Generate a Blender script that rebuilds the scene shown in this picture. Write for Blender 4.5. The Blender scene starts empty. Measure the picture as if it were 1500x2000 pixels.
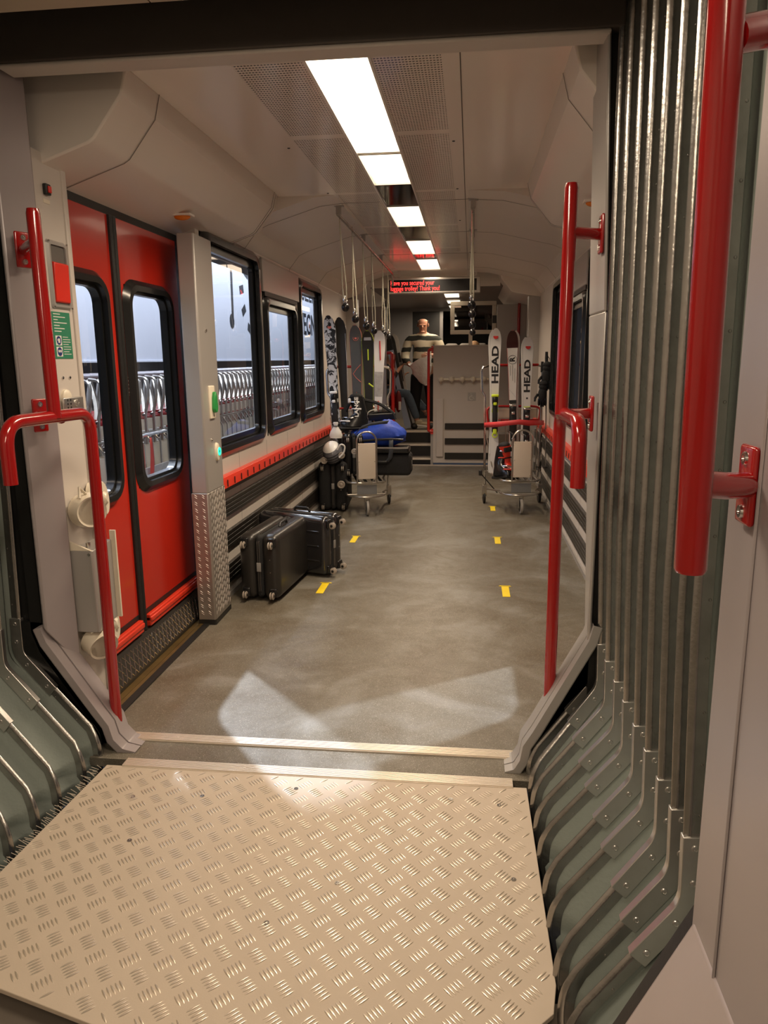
import bpy, math, random
from mathutils import Vector, Matrix, Euler
random.seed(7)
sc = bpy.context.scene
COL = sc.collection
# ------------------------------------------------------------------ camera
CAMH = 1.55
F_PX = 1443.0
yv = Vector((170.0, -300.0, F_PX)).normalized()
dv = Vector((.010, 1.0, -(yv.x*.010 + yv.y)/yv.z)).normalized()
xv = dv.cross(yv)
cam = bpy.data.cameras.new('camera'); co = bpy.data.objects.new('camera', cam); COL.objects.link(co)
cam.sensor_fit = 'HORIZONTAL'; cam.sensor_width = 36.0; cam.lens = F_PX/1500.0*36.0
cam.clip_start = .02; cam.clip_end = 200
# camera axes expressed in world: image right, image up, backwards
right = Vector((xv.x, yv.x, -dv.x)); down = Vector((xv.y, yv.y, -dv.y)); fwd = Vector((xv.z, yv.z, -dv.z))
m = Matrix((right, -down, -fwd)).transposed().to_4x4(); m.translation = Vector((0, 0, CAMH))
co.matrix_world = m
sc.camera = co
sc.view_settings.view_transform = 'Standard'; sc.view_settings.look = 'None'
sc.view_settings.gamma = 1.0; sc.view_settings.use_curve_mapping = False
sc.view_settings.exposure = 0.3
w = bpy.data.worlds.new('world'); sc.world = w; w.use_nodes = True
w.node_tree.nodes['Background'].inputs[0].default_value = (.20, .22, .28, 1)
w.node_tree.nodes['Background'].inputs[1].default_value = .10
LIT = 20.0          # ceiling luminaires
WARM = (1.0, .80, .58)
def area(name, loc, rot, sx, sy, power, col):
    l = bpy.data.lights.new(name, 'AREA'); l.shape = 'RECTANGLE'; l.size = sx; l.size_y = sy
    l.energy = power; l.color = col
    o = bpy.data.objects.new(name, l); COL.objects.link(o); o.location = loc; o.rotation_euler = rot
    return o
def spot(name, loc, target, power, col, ang, size):
    l = bpy.data.lights.new(name, 'SPOT'); l.energy = power; l.color = col; l.spot_size = math.radians(ang)
    l.shadow_soft_size = size; l.spot_blend = .25
    o = bpy.data.objects.new(name, l); COL.objects.link(o); o.location = loc
    o.rotation_euler = (Vector(target)-Vector(loc)).to_track_quat('-Z', 'Y').to_euler()
    return o
COOL = (.80, .87, 1.0)
area('station_strip_lamp', (-3.2, 12, 4.7), (0, math.radians(42), 0), .5, 24, 900, COOL)
spot('platform_lamp_left', (-4.25, 6.85, 5.2), (-1.72, 3.96, 1.26), 3600, COOL, 9, .07)
spot('platform_lamp_right', (4.1, 6.2, 5.2), (.97, 3.94, 1.26), 3000, COOL, 9, .07)
area('gangway_lamp', (-.5, 1.55, 2.57), (0, 0, 0), .25, .7, 17, (1, .82, .62))
area('near_car_lamp', (-.55, -1.2, 2.585), (0, 0, 0), .18, 2.4, 30, WARM)
area('vestibule_lamp', (-.45, 12.6, 2.40), (0, 0, 0), .2, 2.6, 24, WARM)
for y0_, y1_, wd_, pw_ in ((2.95, 4.05, .075, 26.0), (4.2, 4.78, .03, 9.0), (5.56, 6.26, .03, 12.0), (7.1, 7.9, .03, 14.0), (8.4, 9.25, .03, 17.0)):
    lo = area('luminaire_tube', (-.49, (y0_+y1_)/2, 2.603), (0, 0, 0), wd_, y1_-y0_, pw_, WARM); lo.data.spread = math.radians(140)
# ------------------------------------------------------------------ materials
MATS = {}
def mat(name, col, rough=.5, metal=0.0, spec=.5, noise=0.0, nscale=20.0, bump=0.0, bscale=60.0, emit=None, es=0.0, coat=0.0, alt=None):
    if name in MATS: return MATS[name]
    m = bpy.data.materials.new(name); m.use_nodes = True; nt = m.node_tree; b = nt.nodes['Principled BSDF']
    b.inputs['Base Color'].default_value = (*col, 1); b.inputs['Roughness'].default_value = rough
    b.inputs['Metallic'].default_value = metal; b.inputs['Specular IOR Level'].default_value = spec
    b.inputs['Coat Weight'].default_value = coat; b.inputs['Coat Roughness'].default_value = .08
    tc = nt.nodes.new('ShaderNodeTexCoord')
    n = nt.nodes.new('ShaderNodeTexNoise'); n.inputs['Scale'].default_value = nscale; n.inputs['Detail'].default_value = 5
    nt.links.new(tc.outputs['Object'], n.inputs['Vector'])
    mx = nt.nodes.new('ShaderNodeMix'); mx.data_type = 'RGBA'
    k = noise if noise else .03
    a = alt or tuple(c*(1-k) for c in col)
    mx.inputs[6].default_value = (*[min(1, c*(1+k*.5)) for c in col], 1); mx.inputs[7].default_value = (*a, 1)
    nt.links.new(n.outputs['Fac'], mx.inputs[0]); nt.links.new(mx.outputs[2], b.inputs['Base Color'])
    if bump:
        n2 = nt.nodes.new('ShaderNodeTexNoise'); n2.inputs['Scale'].default_value = bscale; n2.inputs['Detail'].default_value = 4
        nt.links.new(tc.outputs['Object'], n2.inputs['Vector'])
        bp = nt.nodes.new('ShaderNodeBump'); bp.inputs['Strength'].default_value = bump; bp.inputs['Distance'].default_value = .01
        nt.links.new(n2.outputs['Fac'], bp.inputs['Height']); nt.links.new(bp.outputs[0], b.inputs['Normal'])
    if emit:
        b.inputs['Emission Color'].default_value = (*emit, 1); b.inputs['Emission Strength'].default_value = es
    MATS[name] = m
    return m
def ramp(nt, fac, stops, interp='LINEAR'):
    r = nt.nodes.new('ShaderNodeValToRGB'); r.color_ramp.interpolation = interp
    el = r.color_ramp.elements
    el[0].position = stops[0][0]; el[0].color = (*stops[0][1], 1); el[1].position = stops[-1][0]; el[1].color = (*stops[-1][1], 1)
    for p, c in stops[1:-1]:
        e = el.new(p); e.color = (*c, 1)
    nt.links.new(fac, r.inputs[0]); return r.outputs[0]
def math_n(nt, op, a, b=None):
    n = nt.nodes.new('ShaderNodeMath'); n.operation = op
    for i, x in enumerate((a, b)):
        if x is None: continue
        if isinstance(x, (int, float)): n.inputs[i].default_value = x
        else: nt.links.new(x, n.inputs[i])
    return n.outputs[0]
def base(name):
    m = bpy.data.materials.new(name); m.use_nodes = True; nt = m.node_tree; b = nt.nodes['Principled BSDF']
    tc = nt.nodes.new('ShaderNodeTexCoord'); MATS[name] = m
    return m, nt, b, tc
def glass_mat(name, tint, refl):
    m = bpy.data.materials.new(name); m.use_nodes = True; nt = m.node_tree; nt.nodes.clear()
    out = nt.nodes.new('ShaderNodeOutputMaterial'); tr = nt.nodes.new('ShaderNodeBsdfTransparent'); tr.inputs[0].default_value = (*tint, 1)
    gl = nt.nodes.new('ShaderNodeBsdfGlossy'); gl.inputs['Roughness'].default_value = .01; gl.inputs[0].default_value = (1, 1, 1, 1)
    lw_ = nt.nodes.new('ShaderNodeLayerWeight'); lw_.inputs[0].default_value = .5
    f0 = ((refl-1)/(refl+1))**2
    fr = math_n(nt, 'ADD', math_n(nt, 'MULTIPLY', math_n(nt, 'POWER', lw_.outputs['Facing'], 4.0), 1-f0), f0)
    mx = nt.nodes.new('ShaderNodeMixShader'); nt.links.new(fr, mx.inputs[0])
    nt.links.new(tr.outputs[0], mx.inputs[1]); nt.links.new(gl.outputs[0], mx.inputs[2]); nt.links.new(mx.outputs[0], out.inputs[0])
    MATS[name] = m; return m
# beige painted panels, silver panels, etc
PANEL = mat('warm_grey_panel', (.60, .55, .50), .42, noise=.05, nscale=3)
SOFFIT = mat('soffit_plastic', (.80, .74, .675), .30, noise=.04, nscale=3)
MAUVE = mat('mauve_grey_enamel', (.36, .32, .325), .33, noise=.06, nscale=2, metal=.15)
SILVER = mat('satin_silver_paint', (.42, .40, .38), .34, metal=.35, noise=.05, nscale=3)
ALU = mat('aluminium', (.62, .60, .57), .3, metal=.9, noise=.1, nscale=30, bump=.05)
ALUD = mat('worn_aluminium', (.40, .385, .365), .24, metal=.92, noise=.3, nscale=25, bump=.08)
PLATE = mat('tread_plate_aluminium', (.50, .42, .335), .66, metal=.15, noise=.10, nscale=6, bump=.04, bscale=200)
BARM = mat('tread_bar_aluminium', (.66, .58, .48), .33, metal=.7, noise=.12, nscale=40)
CHROME = mat('chrome', (.75, .74, .72), .16, metal=1, noise=.05)
DCHROME = mat('dull_steel_tube', (.50, .46, .41), .28, metal=.9, noise=.2)
BLACK = mat('black_rubber', (.012, .012, .012), .45, noise=.3, bump=.05)
BLACKG = mat('black_gloss', (.010, .010, .011), .22, noise=.2)
BLACKF = mat('black_fabric', (.013, .013, .014), .8, noise=.4, nscale=60, bump=.4, bscale=150)
DARK = mat('dark_grey_beam', (.085, .070, .060), .55, noise=.1)
RED = mat('red_tube_enamel', (.34, .006, .006), .17, noise=.04, coat=.6)
REDDOOR = mat('red_door_paint', (.50, .022, .010), .24, noise=.05, nscale=2, coat=.25)
REDBAR = mat('bright_red_plastic', (.70, .045, .02), .30, noise=.08, nscale=8)
WHITE = mat('white_plastic', (.78, .76, .72), .35, noise=.03)
CREAM = mat('cream_plastic', (.74, .67, .54), .38, noise=.06, nscale=12)
YELLOW = mat('yellow_tape', (.85, .62, .01), .5, noise=.15, nscale=30)
GREENS = mat('green_sign', (.03, .22, .12), .45, noise=.06)
GREENH = mat('green_handle', (.02, .28, .06), .35, noise=.08)
ORANGE = mat('amber_lens', (.75, .20, .01), .25, noise=.05)
FABRIC = mat('bellows_fabric', (.24, .275, .25), .62, noise=.12, nscale=5, bump=.15, bscale=80)
BLUE = mat('blue_nylon', (.012, .055, .42), .6, noise=.25, nscale=14, bump=.5, bscale=18)
GREY = mat('grey_plastic', (.18, .18, .18), .5, noise=.1)
LENS = glass_mat('window_glass', (.93, .96, .97), 1.75)
LGLASS = glass_mat('dark_tinted_glass', (.35, .30, .28), 1.5)
LITM = mat('lit_diffuser', (.9, .88, .82), .4, emit=WARM, es=5.0)
LITD = mat('dim_diffuser', (.9, .88, .82), .4, emit=WARM, es=2.4)
MIRROR = mat('dark_mirror_gap', (.10, .085, .075), .08, metal=.9, noise=.3, nscale=9)
SKIN = mat('skin', (.52, .26, .17), .5, noise=.08)
# --- floor with speckle and scuffs
m, nt, b, tc = base('speckled_vinyl')
mp = tc.outputs['Object']
def noise(nt, vec, scale, detail=4, rough=.5, dist=0):
    n = nt.nodes.new('ShaderNodeTexNoise'); n.inputs['Scale'].default_value = scale; n.inputs['Detail'].default_value = detail
    n.inputs['Roughness'].default_value = rough; n.inputs['Distortion'].default_value = dist
    nt.links.new(vec, n.inputs['Vector']); return n.outputs['Fac']
big = ramp(nt, noise(nt, mp, 1.6, 6, .6, 1.0), [(.36, (.078, .060, .037)), (.52, (.112, .098, .074)), (.66, (.175, .166, .148))])
speck = ramp(nt, noise(nt, mp, 260, 2), [(.62, (0, 0, 0)), (.70, (1, 1, 1))])
scr = ramp(nt, noise(nt, mp, 42, 9, .75, 4.0), [(.485, (0, 0, 0)), (.5, (1, 1, 1)), (.515, (0, 0, 0))])
scr2 = ramp(nt, noise(nt, mp, 7, 8, .8, 7.0), [(.49, (0, 0, 0)), (.5, (1, 1, 1)), (.51, (0, 0, 0))])
def mixc(nt, fac, a, bcol, k=1.0):
    mx = nt.nodes.new('ShaderNodeMix'); mx.data_type = 'RGBA'
    nt.links.new(math_n(nt, 'MULTIPLY', fac, k), mx.inputs[0])
    if isinstance(a, tuple): mx.inputs[6].default_value = (*a, 1)
    else: nt.links.new(a, mx.inputs[6])
    if isinstance(bcol, tuple): mx.inputs[7].default_value = (*bcol, 1)
    else: nt.links.new(bcol, mx.inputs[7])
    return mx.outputs[2]
c1 = mixc(nt, speck, big, (.42, .39, .33), .75); c1 = mixc(nt, scr, c1, (.42, .38, .30), .6); c1 = mixc(nt, scr2, c1, (.36, .33, .28), .45)
dk = ramp(nt, noise(nt, mp, 3.1, 7, .8, 6.0), [(.30, (1, 1, 1)), (.312, (0, 0, 0))])
c1 = mixc(nt, dk, c1, (.03, .028, .025), .28)
nt.links.new(c1, b.inputs['Base Color'])
rr = ramp(nt, noise(nt, mp, 5, 6, .7, 2), [(.3, (.30, .30, .30)), (.7, (.52, .52, .52))]); nt.links.new(rr, b.inputs['Roughness'])
bp = nt.nodes.new('ShaderNodeBump'); bp.inputs['Strength'].default_value = .12; bp.inputs['Distance'].default_value = .004
nt.links.new(noise(nt, mp, 90, 5, .7, 1), bp.inputs['Height']); nt.links.new(bp.outputs[0], b.inputs['Normal'])
VINYL = m
# --- ceiling panel, glossy beige with perforated bands
m, nt, b, tc = base('ceiling_laminate')
sep = nt.nodes.new('ShaderNodeSeparateXYZ'); geo = nt.nodes.new('ShaderNodeNewGeometry'); nt.links.new(geo.outputs['Position'], sep.inputs[0])
X, Y = sep.outputs[0], sep.outputs[1]
fx = math_n(nt, 'FRACT', math_n(nt, 'MULTIPLY', X, 1/.0125)); fy = math_n(nt, 'FRACT', math_n(nt, 'MULTIPLY', Y, 1/.022))
hole = math_n(nt, 'MULTIPLY', math_n(nt, 'LESS_THAN', fx, .66), math_n(nt, 'LESS_THAN', fy, .36))
inA = math_n(nt, 'MULTIPLY', math_n(nt, 'GREATER_THAN', X, -.88), math_n(nt, 'LESS_THAN', X, -.62))
inB = math_n(nt, 'MULTIPLY', math_n(nt, 'GREATER_THAN', X, -.37), math_n(nt, 'LESS_THAN', X, -.12))
inx = math_n(nt, 'ADD', inA, inB)
blk = math_n(nt, 'GREATER_THAN', math_n(nt, 'FRACT', math_n(nt, 'MULTIPLY', Y, 1/1.25)), .05)
iny = math_n(nt, 'MULTIPLY', math_n(nt, 'GREATER_THAN', Y, 2.8), math_n(nt, 'LESS_THAN', Y, 7.8))
hm = math_n(nt, 'MULTIPLY', math_n(nt, 'MULTIPLY', hole, inx), math_n(nt, 'MULTIPLY', blk, iny))
cc = mixc(nt, hm, (.86, .79, .71), (.05, .038, .03), 1.0)
nt.links.new(cc, b.inputs['Base Color']); b.inputs['Roughness'].default_value = .15; b.inputs['Specular IOR Level'].default_value = .7
CEIL = m
# --- stripes for the knitted sweater
def stripes(name, c0, c1, per, off, duty, rough=.85, axis=2):
    m, nt, b, tc = base(name)
    s = nt.nodes.new('ShaderNodeSeparateXYZ'); nt.links.new(tc.outputs['Object'], s.inputs[0])
    wob = math_n(nt, 'MULTIPLY', noise(nt, tc.outputs['Object'], 9, 2), .03)
    f = math_n(nt, 'FRACT', math_n(nt, 'MULTIPLY', math_n(nt, 'ADD', math_n(nt, 'ADD', s.outputs[axis], off), wob), 1/per))
    nt.links.new(mixc(nt, math_n(nt, 'LESS_THAN', f, duty), c0, c1), b.inputs['Base Color']); b.inputs['Roughness'].default_value = rough
    return m
def blotch(name, c0, c1, scale, thr=.5, rough=.4):
    m, nt, b, tc = base(name)
    f = ramp(nt, noise(nt, tc.outputs['Object'], scale, 5, .6, 1.0), [(thr-.02, c0), (thr+.02, c1)])
    nt.links.new(f, b.inputs['Base Color']); b.inputs['Roughness'].default_value = rough
    return m
STRIPE = stripes('striped_knit', (.66, .60, .46), (.030, .034, .028), .165, -.012, .41)
CAMO = blotch('camouflage_topsheet', (.012, .012, .013), (.62, .62, .62), 14, .50)
DENIM = mat('denim', (.10, .14, .19), .8, noise=.35, nscale=30, bump=.3)
# ------------------------------------------------------------------ geometry helpers
class M:
    def __init__(s): s.v = []; s.f = []; s.mi = []; s.cur = 0
    def add(s, vs, fs):
        n = len(s.v); s.v += [Vector(p) for p in vs]; s.f += [tuple(i+n for i in f) for f in fs]; s.mi += [s.cur]*len(fs); return s
    def box(s, x0, x1, y0, y1, z0, z1):
        x0, x1 = min(x0, x1), max(x0, x1); y0, y1 = min(y0, y1), max(y0, y1); z0, z1 = min(z0, z1), max(z0, z1)
        return s.add([(x, y, z) for z in (z0, z1) for x, y in ((x0, y0), (x1, y0), (x1, y1), (x0, y1))],
                     [(3, 2, 1, 0), (4, 5, 6, 7), (0, 1, 5, 4), (1, 2, 6, 5), (2, 3, 7, 6), (3, 0, 4, 7)])
    def hexa(s, p):  # eight corners: bottom ring then top ring
        return s.add(p, [(3, 2, 1, 0), (4, 5, 6, 7), (0, 1, 5, 4), (1, 2, 6, 5), (2, 3, 7, 6), (3, 0, 4, 7)])
    def prism(s, poly, ax, a0, a1):
        n = len(poly)
        def mk(p, a): return {'x': (a, p[0], p[1]), 'y': (p[0], a, p[1]), 'z': (p[0], p[1], a)}[ax]
        vs = [mk(p, a0) for p in poly] + [mk(p, a1) for p in poly]
        fs = [tuple(range(n-1, -1, -1)), tuple(range(n, 2*n))] + [(i, (i+1) % n, n+(i+1) % n, n+i) for i in range(n)]
        return s.add(vs, fs)
    def grid(s, rows, closed=False):
        n = len(rows[0]); vs = [p for r in rows for p in r]; fs = []
        for i in range(len(rows)-1):
            for j in range(n if closed else n-1):
                k = (j+1) % n; fs.append((i*n+j, i*n+k, (i+1)*n+k, (i+1)*n+j))
        return s.add(vs, fs)
    def tube(s, pts, r, n=10, closed=False, caps=True):
        pts = [Vector(p) for p in pts]; N = len(pts); rs = r if isinstance(r, (list, tuple)) else [r]*N
        rows = []; up = None
        for i, p in enumerate(pts):
            if closed: t = (pts[(i+1) % N]-pts[i-1])
            else: t = pts[min(i+1, N-1)]-pts[max(i-1, 0)]
            t = t.normalized()
            if up is None:
                up = Vector((0, 0, 1)) if abs(t.z) < .9 else Vector((1, 0, 0))
            a = up - t*up.dot(t)
            if a.length < 1e-5: a = Vector((1, 0, 0)) - t*t.x
            a.normalize(); up = a; b2 = t.cross(a)
            rows.append([p + (a*math.cos(q)+b2*math.sin(q))*rs[i] for q in [2*math.pi*k/n for k in range(n)]])
        if closed: rows.append(rows[0])
        s.grid(rows, True)
        if caps and not closed:
            k = len(s.v) - len(rows)*n
            s.f += [tuple(k+j for j in range(n-1, -1, -1)), tuple(k+(len(rows)-1)*n+j for j in range(n))]; s.mi += [s.cur]*2
        return s
    def lathe(s, c, axis, prof, n=20):
        c = Vector(c); t = Vector(axis).normalized(); a = Vector((0, 0, 1)) if abs(t.z) < .9 else Vector((1, 0, 0))
        a = (a-t*a.dot(t)).normalized(); b2 = t.cross(a)
        rows = [[c+t*h+(a*math.cos(2*math.pi*k/n)+b2*math.sin(2*math.pi*k/n))*max(r, 1e-4) for k in range(n)] for h, r in prof]
        k0 = len(s.v); s.grid(rows, True)
        s.f += [tuple(k0+j for j in range(n-1, -1, -1)), tuple(k0+(len(rows)-1)*n+j for j in range(n))]; s.mi += [s.cur]*2
        return s
    def ell(s, c, r, n=14, m_=9, rot=None, pw=1.0):
        c = Vector(c); R_ = rot.to_matrix() if rot else Matrix.Identity(3)
        sg = lambda x: math.copysign(abs(x)**pw, x)
        rows = []
        for i in range(m_+1):
            th = -math.pi/2+math.pi*i/m_; cz, sz = max(math.cos(th), 1e-3), math.sin(th)
            rows.append([c+R_ @ Vector((r[0]*sg(cz)*sg(math.cos(2*math.pi*k/n)), r[1]*sg(cz)*sg(math.sin(2*math.pi*k/n)), r[2]*sg(sz))) for k in range(n)])
        return s.grid(rows, True)
    def rbox(s, c, size, r, rot=None, seg=3):   # box with rounded edges via corner spheres outline
        c = Vector(c); R_ = rot.to_matrix() if rot else Matrix.Identity(3)
        hx, hy, hz = [d/2 for d in size]; r = min(r, hx, hy, hz)
        rows = []
        for i in range(2*seg+2):
            th = -math.pi/2 + math.pi/2*min(i, seg)/seg if i <= seg else math.pi/2*(i-seg-1)/seg
            zz = (-(hz-r) if i <= seg else hz-r) + r*math.sin(th); cr = r*math.cos(th); row = []
            for q in range(4):
                cx = (hx-r)*(1 if q in (0, 3) else -1); cy = (hy-r)*(1 if q in (0, 1) else -1)
                for k in range(seg+1):
                    a = math.pi/2*(q+k/seg); row.append(c+R_ @ Vector((cx+cr*math.cos(a), cy+cr*math.sin(a), zz)))
            rows.append(row)
        k0 = len(s.v); s.grid(rows, True); n = len(rows[0])
        s.f += [tuple(k0+j for j in range(n-1, -1, -1)), tuple(k0+(len(rows)-1)*n+j for j in range(n))]; s.mi += [s.cur]*2
        return s
    def xf(s, mtx): s.v = [mtx @ p for p in s.v]; return s
def wloc(o):
    l = Vector((0, 0, 0))
    while o is not None: l = l+o.location; o = o.parent
    return l
def tag(o, label=None, cat=None, group=None, kind=None):
    if label: o['label'] = label
    if cat: o['category'] = cat
    if group: o['group'] = group
    if kind: o['kind'] = kind
    return o
def obj(name, mb, mats, parent=None, smooth=True, bevel=0, angle=38, label=None, cat=None, group=None, kind=None, solid=0, origin=None):
    me = bpy.data.meshes.new(name)
    if parent is not None: off = wloc(parent)
    elif origin is not None: off = Vector(origin)
    else:
        xs = [p.x for p in mb.v]; ys = [p.y for p in mb.v]; zs = [p.z for p in mb.v]
        off = Vector(((min(xs)+max(xs))/2, (min(ys)+max(ys))/2, min(zs)))
    me.from_pydata([tuple(p-off) for p in mb.v], [], mb.f)
    if not isinstance(mats, (list, tuple)): mats = [mats]
    for x in mats: me.materials.append(x)
    me.polygons.foreach_set('material_index', [min(i, len(mats)-1) for i in mb.mi])
    if smooth:
        me.polygons.foreach_set('use_smooth', [True]*len(me.polygons)); me.set_sharp_from_angle(angle=math.radians(angle))
    me.validate(); me.update()
    o = bpy.data.objects.new(name, me); COL.objects.link(o)
    if parent is not None: o.parent = parent
    else: o.location = off
    if bevel:
        bv = o.modifiers.new('bevel', 'BEVEL'); bv.width = bevel; bv.segments = 2; bv.limit_method = 'ANGLE'; bv.harden_normals = False
    if solid:
        sd = o.modifiers.new('solid', 'SOLIDIFY'); sd.thickness = solid; sd.offset = 0
    return tag(o, label, cat, group, kind)
def struct(name, mb, mats, parent=None, **k):
    return obj(name, mb, mats, parent, kind='structure', **k)
def root(name, loc, label, cat, group=None, kind=None):
    o = bpy.data.objects.new(name, None); COL.objects.link(o); o.location = loc; o.empty_display_size = .1
    return tag(o, label, cat, group, kind)
def copy_tree(o, parent=None):
    c = o.copy(); COL.objects.link(c); c.parent = parent
    for ch in list(o.children): copy_tree(ch, c)
    return c
def rr(y0, y1, z0, z1, r, n=6):
    pts = []
    for cx, cz, a0 in ((y1-r, z1-r, 0), (y0+r, z1-r, 90), (y0+r, z0+r, 180), (y1-r, z0+r, 270)):
        for k in range(n+1):
            a = math.radians(a0+90*k/n); pts.append((cx+r*math.cos(a), cz+r*math.sin(a)))
    return pts
def ringx(mb, y0, y1, z0, z1, r, w_, xa, xb):
    o_, i_ = rr(y0, y1, z0, z1, r), rr(y0+w_, y1-w_, z0+w_, z1-w_, max(r-w_*.6, .01))
    mid = [((a[0]+b[0])/2, (a[1]+b[1])/2) for a, b in zip(o_, i_)]
    rows = [[(xa, *p) for p in o_], [(xb, *p) for p in mid], [(xb, *p) for p in i_], [(xa, *p) for p in i_], [(xa, *p) for p in o_]]
    return mb.grid(rows, True)
def offs(path, t):
    """polygon: a 2D polyline thickened by t to its left"""
    out = []
    n = len(path)
    for i in range(n):
        a = Vector(path[max(i-1, 0)]); b_ = Vector(path[min(i+1, n-1)]); d = (b_-a).normalized(); out.append((path[i][0]-d.y*t, path[i][1]+d.x*t))
    return path, out
def strip_y(mb, path, t, y0, y1):
    a, b_ = offs(path, t)
    rows = [[(p[0], y0, p[1]) for p in a], [(p[0], y1, p[1]) for p in a], [(p[0], y1, p[1]) for p in b_], [(p[0], y0, p[1]) for p in b_], [(p[0], y0, p[1]) for p in a]]
    return mb.grid(rows)
def arc(c, r, a0, a1, n=8):
    return [(c[0]+r*math.cos(math.radians(a0+(a1-a0)*k/n)), c[1]+r*math.sin(math.radians(a0+(a1-a0)*k/n))) for k in range(n+1)]
def smooth_path(pts, rad=.05, n=5):
    pts = [Vector(p) for p in pts]; out = [pts[0]]
    for i in range(1, len(pts)-1):
        p, a, b_ = pts[i], pts[i-1], pts[i+1]
        da, db = (a-p), (b_-p); r = min(rad, da.length*.48, db.length*.48)
        p0, p1 = p+da.normalized()*r, p+db.normalized()*r
        for k in range(n+1):
            t = k/n; out.append(p0*(1-t)**2+p*2*t*(1-t)+p1*t*t)
    out.append(pts[-1]); return out
def text(name, s, size, loc, rx, up, mt, parent, extrude=.0005, sx=1.0, align='CENTER', bold=0.0, **k):
    cu = bpy.data.curves.new(name, 'FONT'); cu.body = s; cu.size = size; cu.extrude = extrude; cu.align_x = align; cu.align_y = 'CENTER'; cu.offset = bold
    cu.resolution_u = 3
    t = bpy.data.objects.new(name, cu); COL.objects.link(t)
    dg = bpy.context.evaluated_depsgraph_get(); me = bpy.data.meshes.new_from_object(t.evaluated_get(dg))
    mb = M(); rx = Vector(rx).normalized(); up = Vector(up).normalized(); nz = rx.cross(up)
    mb.add([Vector(loc)+rx*v.co.x*sx+up*v.co.y+nz*v.co.z for v in me.vertices], [tuple(p.vertices) for p in me.polygons])
    bpy.data.objects.remove(t); bpy.data.curves.remove(cu); bpy.data.meshes.remove(me)
    return obj(name, mb, mt, parent, smooth=False, **k)
# ================================================================== STRUCTURE
WL, WR = -1.59, .84
def mw(x, s): return x if s < 0 else -.75-x      # walls mirror about X=-.375
def mc(x, s): return x if s < 0 else -.93-x      # ceiling parts mirror about X=-.465
# floors
f = M().box(-1.54, .80, 2.76, 10.88, -.04, 0); f.box(WL, -1.54, 4.3, 10.88, -.04, 0); f.box(.80, WR, 4.3, 10.88, -.04, 0)
f.box(-1.50, .30, 2.55, 2.70, -.04, -.004)
struct('floor', f, VINYL, smooth=False)
t = M()
def tread(y0, y1, x0, x1, z):
    for k in range(6):
        a = y0+(y1-y0)*k/6; t.box(x0, x1, a, a+(y1-y0)/6*.72, z-.006, z+.004)
    t.box(x0, x1, y0-.004, y1, z-.02, z)
tread(2.70, 2.755, -1.50, .26, .002); tread(2.495, 2.55, -1.335, .175, .002)
for x in (-1.2, -.85, -.5, -.15, .12): 
    t.lathe((x, 2.727, .003), (0, 0, 1), [(0, .006), (.004, .005), (.004, .0)], 8); t.lathe((x, 2.522, .003), (0, 0, 1), [(0, .006), (.004, .005)], 8)
struct('trim_1', t, mat('sill_aluminium', (.74, .66, .57), .38, metal=.55, noise=.08), smooth=False)
# near car shell around the camera and the gangway ceiling
n = M().box(-1.9, -1.84, -3.6, 1.30, -.05, 2.72); n.box(-1.9, .9, -3.66, -3.6, -.05, 2.72)
struct('wall_rear', n, PANEL)
struct('floor_rear', M().box(-1.85, .75, -3.6, 1.2, -.10, -.05), VINYL, smooth=False)
g = M().box(-1.85, .6, -3.6, 1.0, 2.62, 2.68)
struct('ceiling_rear', g, PANEL)
g = M().box(-1.55, -.955, 1.0, 2.34, 2.585, 2.61); g.box(-.95, .42, 1.0, 2.34, 2.585, 2.61)
struct('ceiling_gangway', g, mat('gangway_ceiling', (.52, .43, .33), .5, noise=.05))
# near portal wall on the right and its chamfer
n = M().box(.44, .52, .2, 1.30, .47, 2.72); n.box(.435, .442, 1.16, 1.168, .2, 2.7)
struct('wall_right_near', n, MAUVE, bevel=.006)
n = M().prism([(.44, .49), (.30, .19), (.22, .05), (.22, -.05), (.60, -.05), (.60, .49)], 'y', .2, 1.295)
struct('baseboard_right_near', n, mat('mauve_grey_kick', (.44, .38, .37), .36, noise=.12, nscale=4, metal=.15), bevel=.012)
n = M(); strip_y(n, [(.455, .50), (.315, .205), (.235, .05), (.225, -.05)], .016, 1.296, 1.33)
struct('trim_2', n, BLACK)
n = M().box(-1.84, .5, 1.05, 1.62, -.12, -.055)
struct('floor_gangway', n, mat('dull_steel_floor', (.30, .26, .22), .42, metal=.6, noise=.3, nscale=6), smooth=False)
n = M().box(-1.9, .75, 1.5, 2.52, -.6, -.3); struct('floor_under_gangway', n, BLACK, smooth=False)
# far portal: jambs, beam, chamfer trims
def jamb(s):
    q = M()
    if s < 0: q.hexa([(-1.665, 2.61, .50), (-1.60, 2.735, .30), (-1.70, 2.735, .50), (-1.678, 2.61, .52), (-1.665, 2.61, 2.75), (-1.60, 2.735, 2.75), (-1.70, 2.735, 2.75), (-1.678, 2.61, 2.75)])
    else: q.hexa([(.436, 2.62, .5), (.450, 2.62, .5), (.484, 2.9, .5), (.470, 2.9, .5), (.440, 2.62, 1.7), (.452, 2.62, 1.7), (.444, 2.9, 1.7), (.432, 2.9, 1.7)]); q.hexa([(.440, 2.62, 1.7), (.452, 2.62, 1.7), (.444, 2.9, 1.7), (.432, 2.9, 1.7), (.403, 2.62, 2.75), (.415, 2.62, 2.75), (.417, 2.9, 2.75), (.405, 2.9, 2.75)])
    return q
struct('wall_portal_left', jamb(-1), MAUVE, bevel=.01); struct('wall_portal_right', jamb(1), SILVER, bevel=.01)
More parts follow.
